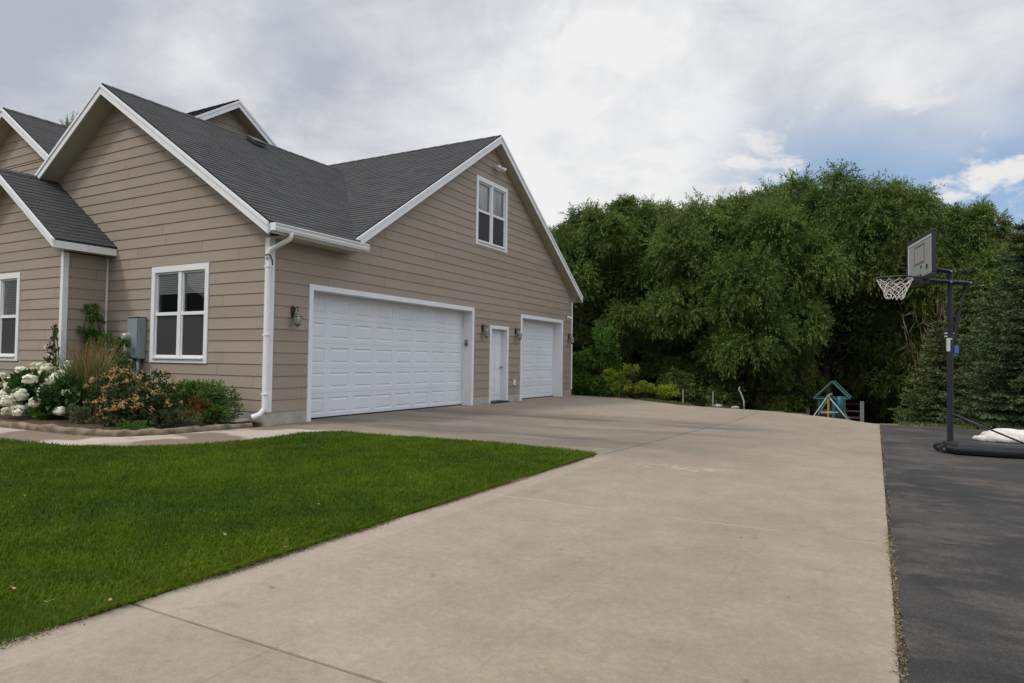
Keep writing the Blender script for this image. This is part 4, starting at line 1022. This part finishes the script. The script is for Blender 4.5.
# conifers
def spruce_mesh(seed, HT, R, mat, tiers, gap=.0):
    rng = np.random.default_rng(seed); P = []; D = []; T = []; Lf = []; m = MB(); rr = random.Random(seed)
    m.tube([(0, 0, -.3), (0, 0, HT*.5), (0, 0, HT*.98)], [.035*HT*.6, .02*HT*.5, .012], 8)
    for i in range(tiers):
        u = (i+rng.uniform(-.3, .3))/tiers; z = HT*(.03+.95*u); Rz = R*(1-u)**.85*rng.uniform(.8, 1.12)+.10
        nb = int(11*(1-u)+6)
        for k in range(nb):
            az = 2*math.pi*(k+rng.random())/nb + i*1.1; Lb = Rz*rng.uniform(.72, 1.12); tn = rng.normal(0, .14)
            d = np.array([math.cos(az), math.sin(az), 0]); s = np.array([-d[1], d[0], 0])
            ns = max(5, int(Lb/.085)); tt = (np.arange(ns)+.5)/ns
            zc = z + Lb*(-.26*tt + .22*tt**2.2) + (.25*Lb*(u) )*tt
            cen = d*(Lb*tt)[:, None] + np.stack([0*tt, 0*tt, zc], 1)
            if k % 3 == 0: m.tube([tuple(cen[0]*0+np.array([0, 0, z])), tuple(cen[ns//2]), tuple(cen[-1])], [.022, .014, .005], 5)
            # side twigs forming a frond, each a few needle tufts
            for side in (-1, 1, 0):
                tw = (.13+.40*Lb*(1-tt)*.55)*(1 if side else .25)
                for q in range(5):
                    a = (q+rng.random(ns))/5
                    p = cen + (s*side*.82 + d*.55)*(tw*a)[:, None] + np.stack([0*a, 0*a, -.10*tw*a + .012*rng.normal(size=ns)], 1)
                    P.append(p); D.append(s*side*.7 + d*.7 + rng.normal(0, .45, (ns, 3)) + np.array([0, 0, .15])); T.append(.42+tn+.3*a*tt+rng.normal(0, .12, ns)); Lf.append(rng.uniform(.07, .14, ns))
    P = np.concatenate(P); D = np.concatenate(D); T = np.concatenate(T); Lf = np.concatenate(Lf)
    crown = fast_mesh('crown', leaf_quads(P, D, Lf, Lf*.34, rng, .3), 4, M[mat], T)
    return crown, m.build('trunk', M['bark'], None, smooth=True)
S1 = spruce_mesh(5, 7., 2.2, 'spruce', 34); S2 = spruce_mesh(9, 5., 1.7, 'spruce_g', 26)
GS = 'spruces at the right edge of the yard'
tree_at(S1, 1024, 17.0, 218, 'spruce_tree', 'tall blue spruce cut by the right edge of the picture', .4, 1.05, GS, 'spruce', 7.)
tree_at(S1, 992, 19.2, 292, 'spruce_tree', 'shorter blue spruce left of the tall one', 2.4, 1.1, GS, 'spruce', 7.)
tree_at(S2, 940, 19.5, 318, 'spruce_tree', 'low green spruce behind the hoop pole', 1.2, 1.05, GS, 'spruce', 5.)
tree_at(S2, 968, 21.5, 262, 'spruce_tree', 'olive green spruce between the hoop pole and the blue spruces', 3.2, .85, GS, 'spruce', 5.)
# brown twiggy brush behind the pole
def brush():
    rng = np.random.default_rng(91); x, y, _ = at(953, 300, 22.5); zb = gz1(x, y); r = empty('brush', (x, y, zb), 'tall bare brown brush behind the top of the hoop pole', 'bush')
    P = []; D = []; T = []; L = []; n = 150
    b = np.stack([x+rng.normal(0, .28, n), y+rng.normal(0, .25, n), np.full(n, zb)], 1); d = norm(np.stack([rng.normal(0, .09, n), rng.normal(0, .09, n), np.ones(n)], 1)); h = rng.uniform(2.6, 5.2, n)
    for s in range(9):
        p = b + d*(h*s/9)[:, None]; P.append(p); D.append(d + rng.normal(0, .05, d.shape)); T.append(rng.random(n)); L.append(h/9*1.15)
        if s > 3:
            for k in range(3): P.append(p); D.append(d*.6 + rng.normal(0, .5, d.shape)); T.append(rng.random(n)); L.append(rng.uniform(.2, .5, n))
    L = np.concatenate(L); fast_mesh('twigs', leaf_quads(np.concatenate(P), np.concatenate(D), L, L*0+.022, rng), 4, M['twig'], np.concatenate(T), r, (x, y, zb))
brush()

# ------------------------------------------------------------------ planting bed
Zb = .05
rr = random.Random(12)
# hydrangea
hb_ = (-12.35, 6.02, Zb); hy = empty('hydrangea', hb_, 'hydrangea with large cream white flower heads at the left end of the bed', 'hydrangea')
cl = [((-12.9+.17*i+rr.uniform(-.1, .1), 6.05+rr.uniform(-.25, .25), Zb+.30+rr.uniform(-.08, .18)), (.28, .28, .25), rr.gauss(0, .08), 1) for i in range(10)]
cl += [((-13.6, 5.9, Zb+.3), (.35, .3, .28), 0, 1.4), ((-11.75, 6.1, Zb+.42), (.22, .22, .25), 0, .8)]
q, T = leafy(21, cl, 2600, .13, .085, .1, .5); fast_mesh('foliage', q, 4, M['hyd_leaf'], T, hy, hb_)
def head(c, r, seed):
    rng = np.random.default_rng(seed); n = 420; d = norm(rng.normal(size=(n, 3))); d[:, 2] = np.where(d[:, 2] < -.45, -d[:, 2], d[:, 2])
    lump = 1 + .20*np.sin(4.1*d[:, :1]+seed)*np.sin(3.7*d[:, 1:2]+2*seed) + .12*np.sin(9*d[:, 2:]+seed)
    p = np.array(c) + d*np.array([r, r, r*.95])*lump*rng.uniform(.84, 1.06, (n, 1)); t = norm(np.cross(d, rng.normal(size=(n, 3))))
    s = np.cross(d, t); k = r*.24
    qd = np.stack([p-t*k, p-s*k+d*k*.3, p+t*k, p+s*k+d*k*.3], 1).reshape(-1, 3)
    return qd, rng.random(n)
# solid heart inside every head so it reads as a ball
for i, (px, py, Y, r) in enumerate(((44, 392, 5.85, .10), (60, 412, 5.6, .075), (35, 404, 5.6, .09), (68, 394, 6.0, .08), (30, 380, 5.75, .10), (40, 376, 6.2, .10), (56, 379, 6.0, .10), (20, 396, 5.6, .11), (6, 402, 5.4, .10), (38, 368, 6.5, .10), (62, 375, 6.3, .09), (22, 371, 6.3, .10), (36, 386, 6.05, .105), (47, 369, 6.35, .10), (10, 385, 5.9, .12), (12, 391, 5.75, .11), (14, 403, 5.65, .10), (18, 410, 5.55, .10), (3, 396, 5.6, .10), (24, 381, 6.2, .09), (66, 384, 6.25, .09), (70, 366, 6.45, .095), (47, 383, 6.1, .085), (8, 412, 5.5, .085), (18, 413, 5.45, .07), (65, 390, 6.1, .085), (27, 374, 6.35, .09), (54, 371, 6.5, .085), (0, 378, 5.9, .10), (69, 402, 6.0, .06))):
    c = at(px, py, Y)
    r *= .98; qd, T = head(c, r, 100+i); o = fast_mesh('flower_head', qd, 4, M['hyd_flower'], T, hy, hb_)
    blob('flower_heart', M['hyd_flower'], tuple(np.array(c)-np.array([0, 0, 0])), (r*.74, r*.74, r*.70), i, o, .08, 12, 8, 9)
    for ch in o.children: ch.location = (0, 0, 0)
# ornamental grass
ob = (-11.55, 6.3, Zb); og = empty('ornamental_grass', ob, 'upright feather reed grass with tan plumes left of the meter', 'ornamental grass')
def blades(seed, n, h0, h1, spread, w, lean, base):
    rng = np.random.default_rng(seed); b = np.array(base) + np.stack([rng.normal(0, spread, n), rng.normal(0, spread*.8, n), np.zeros(n)], 1); h = rng.uniform(h0, h1, n)[:, None]
    az = rng.uniform(0, 2*np.pi, n); d = np.stack([np.cos(az), np.sin(az), np.zeros(n)], 1)*np.abs(rng.normal(0, lean, n))[:, None]
    s = np.stack([-np.sin(az+1), np.cos(az+1), np.zeros(n)], 1)*w*.5; U = np.array([0, 0, 1.]); Q = []
    pts = [b + U*h*t + d*h*t**2.0*1.2 for t in (0, .35, .7, 1.)]; ws = [1, .9, .6, .12]
    for k in range(3): Q.append(np.stack([pts[k]-s*ws[k], pts[k]+s*ws[k], pts[k+1]+s*ws[k+1], pts[k+1]-s*ws[k+1]], 1).reshape(-1, 3))
    T = rng.random(n); return np.concatenate(Q), np.concatenate([T]*3)
q, T = blades(31, 1500, .6, 1.15, .13, .010, .22, ob); fast_mesh('blades', q, 4, M['orn_grass'], T, og, ob)
q, T = blades(33, 300, .95, 1.38, .15, .011, .16, ob); fast_mesh('plumes', q, 4, M['orn_plume'], T, og, ob)
# coral flowering shrub
cb_ = (-9.75, 5.95, Zb); cs = empty('flowering_shrub', cb_, 'dark leaved shrub covered in peach blossoms at the middle of the bed', 'flowering shrub')
cl = [((-9.76+rr.uniform(-.58, .60), 6.0+rr.uniform(-.3, .3), Zb+.12+.56*rr.random()), (.24, .24, .17), rr.gauss(0, .1), 1) for i in range(26)]
q, T = leafy(41, cl, 8000, .058, .030, .15, .6); fast_mesh('foliage', q, 4, M['dark_leaf'], T, cs, cb_)
rngc = np.random.default_rng(43); P = []
for c, rd, _, _ in cl:
    for k in range(11):
        d = rngc.normal(size=3); d[2] = abs(d[2])*.9; d[1] -= .35; d /= np.linalg.norm(d)
        cc = np.array(c) + d*np.array(rd)*rngc.uniform(.95, 1.12); n = rngc.integers(8, 20)
        if cc[2] > Zb+.14: P.append(cc + rngc.normal(0, .016, (n, 3)))
P = np.concatenate(P); q = leaf_quads(P, rngc.normal(size=P.shape)+np.array([0, -.3, .3]), rngc.uniform(.018, .034, len(P)), .024, rngc, .1)
fast_mesh('blossom', q, 4, M['coral'], rngc.random(len(P)), cs, cb_)
# green shrub with a rusty patch
gb_ = (-9.35, 6.85, Zb); gs_ = empty('green_shrub', gb_, 'spiky green shrub with a rusty brown patch below the window', 'shrub')
cl = [((-9.44+rr.uniform(-.62, .62), 6.85+rr.uniform(-.24, .24), Zb+.10+.44*rr.random()*(1-.25*abs(i-13)/13)), (.22, .22, .18), rr.gauss(0, .1), 1) for i in range(26)]
q, T = leafy(51, cl, 12500, .07, .017, .55, .5); fast_mesh('foliage', q, 4, M['shrub'], T, gs_, gb_)
cl = [((-9.12+rr.uniform(-.1, .1), 6.58+rr.uniform(-.05, .08), Zb+.10+.24*rr.random()), (.11, .10, .12), 0, 1) for i in range(6)]
q, T = leafy(52, cl, 900, .06, .018, .4, .5); o = fast_mesh('dry_patch', q, 4, M['rust'], T, gs_, gb_); o['label'] = 'rusty brown patch'
# low sprigs at the curb
lb = (-9.15, 6.0, Zb); shrub('heather', 'low grey green heather at the curb corner in front of the green shrub', 'heather', lb, [((-9.35+.12*i, 6.02+.12*math.sin(i*2.1)+.05*i, Zb+.12), (.14, .14, .13), 0, 1) for i in range(5)], 2200, .05, .011, 'heath', .8, .5, 61)
lb = (-9.2, 5.62, Zb); shrub('ground_plant', 'small feathery pale green plant on the curb below the peach blossoms', 'plant', lb, [((-9.3+.1*i, 5.6+.04*i, Zb+.05), (.12, .1, .07), .2, 1) for i in range(4)], 1100, .04, .008, 'shrub', .8, .5, 62, False)
lb = (-11.9, 5.72, Zb); shrub('hosta', 'small lime and white leaved plant at the foot of the hydrangea', 'plant', lb, [((-11.95, 5.75, Zb+.10), (.13, .13, .10), 0, 1), ((-11.7, 5.72, Zb+.10), (.12, .12, .10), .2, 1)], 520, .075, .035, 'maple', .5, .6, 63, False)
lb = (-10.85, 5.75, Zb); shrub('variegated_plant', 'pale variegated plant between the reed grass and the peach shrub', 'plant', lb, [((-10.9+.12*i, 5.75, Zb+.12), (.14, .13, .12), 0, 1) for i in range(4)], 900, .06, .02, 'heath', .5, .6, 64, False)
# climbers in the corner
vb = (-12.6, 7.05, Zb); cl = []
for i in range(15):
    t = i/14; cl.append(((-12.98+.11*math.sin(i*1.7)+.12*(1-t), 7.12+.05*math.sin(i), Zb+.25+1.62*t), (.20-.10*t, .16, .14), rr.gauss(0, .12), 1.2-.7*t))
shrub('climbing_vine', 'tall green vine climbing in the corner beside the small bay', 'vine', vb, cl, 2600, .075, .034, 'maple', .2, .6, 71)
vb = (-12.0, 7.0, Zb); cl = [((-12.1+rr.uniform(-.30, .22), 7.1, Zb+.2+.11*i), (.19, .14, .14), rr.gauss(0, .12), 1) for i in range(11)]
shrub('leafy_climber', 'bushy green climber behind the reed grass under the meter', 'vine', vb, cl, 2200, .07, .032, 'shrub', .2, .6, 72)
vb = (-13.05, 6.45, Zb); r = shrub('climbing_rose', 'thin white climbing rose on the corner trim of the small bay', 'rose', vb, [((-13.08+.09*math.sin(i*2.2), 6.5, Zb+.3+.12*i), (.10, .07, .09), 0, 1) for i in range(11)], 420, .055, .036, 'dark_leaf', .1, .7, 73)
q, T = leafy(74, [((-13.04+.09*math.sin(i*2.2), 6.45, Zb+.62+.11*i), (.08, .05, .07), 0, 1) for i in range(6)], 70, .04, .036, .2, .9); fast_mesh('blossom', q, 4, M['white_petal'], T, r, vb)
vb = (-15.2, 6.2, Zb); shrub('round_bush', 'green bush under the left window beyond the hydrangea', 'bush', vb, [((-15.3+.2*i, 6.25, Zb+.35), (.25, .25, .3), 0, 1) for i in range(5)], 1800, .06, .03, 'shrub', .2, .6, 75)

# ------------------------------------------------------------------ play equipment, fences and odds and ends beyond the crest
YP = 23.6
def pp(px, py, Y=YP): return Vector(at(px, py, Y))
ps = empty('playhouse', (pp(834, 420)[0], YP, gz1(pp(834, 420)[0], YP)), 'teal gable-roofed play fort partly hidden beyond the concrete edge', 'play fort')
apx, lft, rgt = pp(832, 381.5), pp(813.5, 398.5), pp(850, 399)
for yo in (0, 1.3):
    o = Vector((0, yo, 0)); m = MB(); m.tube([apx+o, rgt+o], .034, 6); m.tube([apx+o, lft+o], .028, 6); m.tube([lft+o, rgt+o], .020, 6); m.build('roof_frame', M['green_paint'], ps)
for P_ in (pp(819, 399), pp(843, 399)):
    for yo in (0.05, 1.25):
        m = MB(); m.tube([P_+Vector((0, yo, 0)), Vector((P_[0], P_[1]+yo, gz1(P_[0], P_[1]+yo)-.05))], .032, 6); m.build('post', M['green_paint'], ps)
m = MB(); a, b = pp(819, 412), pp(843, 412); m.box(a[0], b[0], YP, YP+1.3, a[2]-.06, a[2]); m.build('platform', M['red_board'], ps)
m = MB(); c = pp(839.5, 398, YP-.02)
m.tube([Vector((c[0], YP-.02, c[2]+.06)), Vector((c[0], YP-.02, c[2]-.05)), Vector((c[0], YP-.06, c[2]-.7))], [.06, .12, .13], 10); m.build('slide_tube', M['blue_play'], ps, smooth=True)
m = MB(); a, b = pp(832, 401), pp(842, 416); m.box(a[0], b[0], YP-.01, YP+.03, b[2], a[2]); m.build('side_panel', M['blue_play'], ps)
YS = 22.0
sx_ = pp(828, 396, YS); ss = empty('swing_set', (sx_[0], YS, gz1(sx_[0], YS)), 'A-frame swing set with pale and green poles in front of the play fort', 'swing set')
for yo, hs, mt in ((0, 1., 'pale_pole'), (1.6, .85, 'green_paint')):
    for px_ in (811, 848):
        tgt = pp(px_, 420, YS); top = sx_+Vector((0, yo, 0)); d = tgt-sx_; d = Vector((d[0]*hs, 0, d[2])); k = (gz1(sx_[0], YS+yo)-.05-top[2])/d[2]
        m = MB(); m.tube([top, top+d*k], .022, 8); m.build('leg', M[mt], ss, smooth=True)
m = MB(); m.tube([sx_-Vector((0, .08, 0)), sx_+Vector((0, 1.7, 0))], .035, 8); m.build('top_bar', M['pale_pole'], ss)
m = MB(); a, b = pp(821, 412.5, YS), pp(838, 412.5, YS); m.tube([a, b], .022, 6); m.build('cross_bar', M['pale_pole'], ss)
m = MB(); a = pp(828.5, 399, YS+.8); m.tube([a, Vector((a[0], a[1], gz1(a[0], a[1])+.5))], .035, 6); m.build('climbing_rope', M['yellow'], ss)
for yo in (.5, 1.2):
    m = MB(); c = sx_+Vector((0, yo, 0)); m.tube([c, c-Vector((.0, .2, 1.8))], .006, 5); m.tube([c, c-Vector((.0, -.2, 1.8))], .006, 5); m.box(c[0]-.09, c[0]+.09, c[1]-.24, c[1]+.24, c[2]-1.83, c[2]-1.8); m.build('swing_seat', M['black_metal'], ss)
YF = 25.6
fx0, fx1 = pp(806, 405, YF)[0], pp(864, 405, YF)[0]
bf = empty('board_fence', ((fx0+fx1)/2, YF, gz1(fx0, YF)), 'low faded red board fence behind the play fort', 'fence')
m = MB()
for py0, py1 in ((402, 404.5), (408.5, 412.5), (414.5, 419)):
    a, b = pp(806, py0, YF), pp(864, py1, YF); m.box(a[0], b[0], YF, YF+.04, b[2], a[2])
m.build('rail', M['red_board'], bf)
for px_ in (808, 834, 862):
    a = pp(px_, 403, YF); m = MB(); m.box(a[0]-.06, a[0]+.06, YF-.09, YF-.002, gz1(a[0], YF)-.1, a[2]+.06); m.build('post', M['galv'], bf)
# wire fence along the crest
wf_p = [(Vector((at(px, 405, Y)[0], Y, 0))) for px, Y in ((683, 18.6), (697, 18.35), (713, 18.0), (742.5, 17.4))]
wf = empty('wire_fence', tuple(wf_p[0]), 'thin grey wire fence on posts along the far concrete edge', 'fence')
for p in (wf_p[0], wf_p[2]):
    z = gz1(p.x, p.y); m = MB(); m.tube([(p.x, p.y, z-.1), (p.x, p.y, z+.42)], .022, 7); m.build('post', M['galv'], wf)
m = MB()
for hh in (.1, .2, .3, .39):
    m.tube([(p.x, p.y, gz1(p.x, p.y)+hh) for p in wf_p], .0016, 4)
m.build('wire', M['black_metal'], wf)
p = wf_p[3]; z = gz1(p.x, p.y); st = empty('bent_stick', (p.x, p.y, z), 'pale bent stick standing at the far concrete edge', 'stick')
m = MB(); m.tube([(p.x+.04, p.y, z-.05), (p.x+.03, p.y, z+.22), (p.x-.03, p.y, z+.38), (p.x-.09, p.y, z+.50), (p.x-.07, p.y, z+.56)], [.02, .019, .017, .014, .008], 7); m.build('stick', M['dead_stick'], st, smooth=True)
for px, Y, s, lab in ((718, 17.6, .085, 'grey rock by the second fence post'), (735, 17.3, .07, 'smaller pale rock left of the bent stick')):
    x, y, _ = at(px, 406, Y); z = gz1(x, y); o = blob('rock', M['stone'], (x, y, z+s*.35), (s*1.3, s, s*.75), int(px), None, .16, 18, 12, 9); tag(o, lab + ' at the driveway edge', 'rock')
# rough grass tufts along the crest, dry
def crest_grass():
    rng = np.random.default_rng(15); n = 9000; x = rng.uniform(-7.5, 4.5, n); y = crest(x) + .12 + np.abs(rng.normal(0, .35, n)); k = (np.sin(x*2.1)+np.sin(x*5.3+1)+rng.normal(0, .8, n) > .1) & ((x < -3.2) | (x > .4))
    x, y = x[k], y[k]; n = len(x); P = np.stack([x, y, ground(x, y)-.01], 1); D = rng.normal(0, .35, (n, 3)); D[:, 2] = 1
    o = fast_mesh('rough_grass', leaf_quads(P, D, rng.uniform(.04, .13, n), np.full(n, .010), rng), 4, M['heath'], rng.random(n)); tag(o, 'rough dry grass along the far edge of the paving', 'grass', kind='stuff')
crest_grass()
# far hills behind the viewpoint (seen reflected in the panes)
m = MB(); rng = np.random.default_rng(2); n = 120; pts = []
for i in range(n+1):
    th = math.pi*(1.02+.96*i/n); rad = 2600; hgt = 260+150*math.sin(i*.13)+60*math.sin(i*.41+1)+25*math.sin(i*1.3); pts.append((rad*math.cos(th), rad*math.sin(th), hgt))
for a, b in zip(pts[:-1], pts[1:]):
    m.poly([(a[0], a[1], -5), (b[0], b[1], -5), (b[0]*1.12, b[1]*1.12, b[2]), (a[0]*1.12, a[1]*1.12, a[2])]); m.poly([(a[0]*1.12, a[1]*1.12, a[2]), (b[0]*1.12, b[1]*1.12, b[2]), (b[0]*1.4, b[1]*1.4, -5), (a[0]*1.4, a[1]*1.4, -5)])
hl = m.build('hills', M['hill'], None); tag(hl, kind='structure')
for o in bpy.data.objects:
    for k in ('used', 'top'):
        if k in o: del o[k]

# ------------------------------------------------------------------ light
SUNP = Vector((-.34, -.56, .80)).normalized()
sd = bpy.data.lights.new('sun', 'SUN'); sd.energy = 1.55; sd.angle = math.radians(10); sd.color = (1., .95, .88)
so = bpy.data.objects.new('sun', sd); COL.objects.link(so); so.rotation_euler = (-SUNP).to_track_quat('-Z', 'Y').to_euler(); so.location = SUNP*40
w = bpy.data.worlds.new('World'); SC.world = w; w.use_nodes = True; nt = w.node_tree; nt.nodes.clear()
out = N(nt, 'ShaderNodeOutputWorld'); bg = N(nt, 'ShaderNodeBackground'); bg.inputs[1].default_value = .13; nt.links.new(bg.outputs[0], out.inputs[0])
sky = N(nt, 'ShaderNodeTexSky', sky_type='NISHITA'); sky.sun_disc = False; sky.sun_elevation = math.asin(SUNP.z); sky.sun_rotation = math.atan2(SUNP.x, SUNP.y); sky.air_density = 1.; sky.dust_density = .6
tc = N(nt, 'ShaderNodeTexCoord').outputs['Generated']
nrm = N(nt, 'ShaderNodeVectorMath', operation='NORMALIZE'); nt.links.new(tc, nrm.inputs[0]); dv = nrm.outputs[0]
sx = N(nt, 'ShaderNodeSeparateXYZ'); nt.links.new(dv, sx.inputs[0])
zc = math_(nt, 'ADD', math_(nt, 'MAXIMUM', sx.outputs[2], 0.), .34)
cmb = N(nt, 'ShaderNodeCombineXYZ'); nt.links.new(math_(nt, 'DIVIDE', sx.outputs[0], zc), cmb.inputs[0]); nt.links.new(math_(nt, 'DIVIDE', sx.outputs[1], zc), cmb.inputs[1])
cv = cmb.outputs[0]
broad = noise(nt, cv, .8, 4, .5, None, .3); puff = noise(nt, cv, 2.2, 7, .56, None, .4); wisp = noise(nt, cv, 6.0, 6, .6, None, .5)
def near(dirv, a, b):
    dt = N(nt, 'ShaderNodeVectorMath', operation='DOT_PRODUCT'); nt.links.new(dv, dt.inputs[0]); dt.inputs[1].default_value = dirv
    mr = N(nt, 'ShaderNodeMapRange'); mr.interpolation_type = 'SMOOTHSTEP'; mr.inputs[1].default_value = math.cos(a); mr.inputs[2].default_value = math.cos(b); nt.links.new(dt.outputs['Value'], mr.inputs[0]); return mr.outputs[0]
def smooth(x, a, b):
    mr = N(nt, 'ShaderNodeMapRange'); mr.interpolation_type = 'SMOOTHSTEP'; mr.inputs[1].default_value = a; mr.inputs[2].default_value = b; nt.links.new(x, mr.inputs[0]); return mr.outputs[0]
def nd(px, py): return Vector(tuple(ray(px, py))).normalized()
glow = near(nd(540, 110), .50, .05)                     # thin, bright part of the overcast
thick = near(nd(60, 20), .62, .1)
val = math_(nt, 'ADD', math_(nt, 'MULTIPLY', broad, .36), math_(nt, 'ADD', math_(nt, 'ADD', math_(nt, 'MULTIPLY', puff, .36), .06), math_(nt, 'MULTIPLY', wisp, .16)))
val = math_(nt, 'ADD', val, math_(nt, 'SUBTRACT', math_(nt, 'MULTIPLY', glow, .075), math_(nt, 'MULTIPLY', thick, .105)))
sunny = near(SUNP, 1.0, .05)
right = near(Vector((.93, -.05, .36)).normalized(), .85, .15)
gain = math_(nt, 'ADD', math_(nt, 'ADD', 1., math_(nt, 'MULTIPLY', smooth(sx.outputs[2], .52, .95), 1.0)), math_(nt, 'ADD', math_(nt, 'MULTIPLY', sunny, .65), math_(nt, 'MULTIPLY', right, .75)))
bright = ramp(nt, val, [(.41, (3.5, 3.75, 4.4)), (.46, (4.35, 4.5, 4.95)), (.52, (5.5, 5.6, 5.85)), (.58, (6.7, 6.7, 6.72))])
scud = math_(nt, 'MULTIPLY', smooth(noise(nt, cv, 3.6, 6, .55, None, .5), .60, .72), .34)
bright = mixc(nt, scud, bright, (3.3, 3.5, 4.1))
bright = mixc(nt, math_(nt, 'MULTIPLY', right, .8), bright, (5.6, 6.0, 6.8))
gv = N(nt, 'ShaderNodeVectorMath', operation='SCALE'); nt.links.new(bright, gv.inputs[0]); nt.links.new(gain, gv.inputs['Scale']); bright = gv.outputs[0]
# the overcast breaks up low on the right side: blue sky with small white clouds
az = nd(1290, 165); azh = Vector((az.x, az.y, 0)).normalized()
hd = N(nt, 'ShaderNodeCombineXYZ'); nt.links.new(sx.outputs[0], hd.inputs[0]); nt.links.new(sx.outputs[1], hd.inputs[1])
hn = N(nt, 'ShaderNodeVectorMath', operation='NORMALIZE'); nt.links.new(hd.outputs[0], hn.inputs[0])
hdot = N(nt, 'ShaderNodeVectorMath', operation='DOT_PRODUCT'); nt.links.new(hn.outputs[0], hdot.inputs[0]); hdot.inputs[1].default_value = azh
e_top = math_(nt, 'ADD', sx.outputs[2], math_(nt, 'MULTIPLY', math_(nt, 'SUBTRACT', broad, .5), .25))
hole = math_(nt, 'MULTIPLY', smooth(hdot.outputs['Value'], .80, .925), smooth(e_top, .38, .25))
small = math_(nt, 'ADD', math_(nt, 'MULTIPLY', noise(nt, cv, 3.4, 8, .60, None, .4), .8), math_(nt, 'MULTIPLY', wisp, .2))
smask = math_(nt, 'MULTIPLY', smooth(small, .515, .59), smooth(sx.outputs[2], .16, .22))
skc = mixc(nt, .55, sky.outputs[0], (2.3, 3.3, 4.8))
low = mixc(nt, smask, skc, (6.4, 6.3, 6.3))
final = mixc(nt, hole, bright, low)
nt.links.new(final, bg.inputs[0])
SC.view_settings.view_transform = 'Standard'; SC.view_settings.look = 'None'; SC.view_settings.exposure = 0; SC.view_settings.gamma = 1
SC.cycles.max_bounces = 6; SC.cycles.diffuse_bounces = 3; SC.cycles.transparent_max_bounces = 12
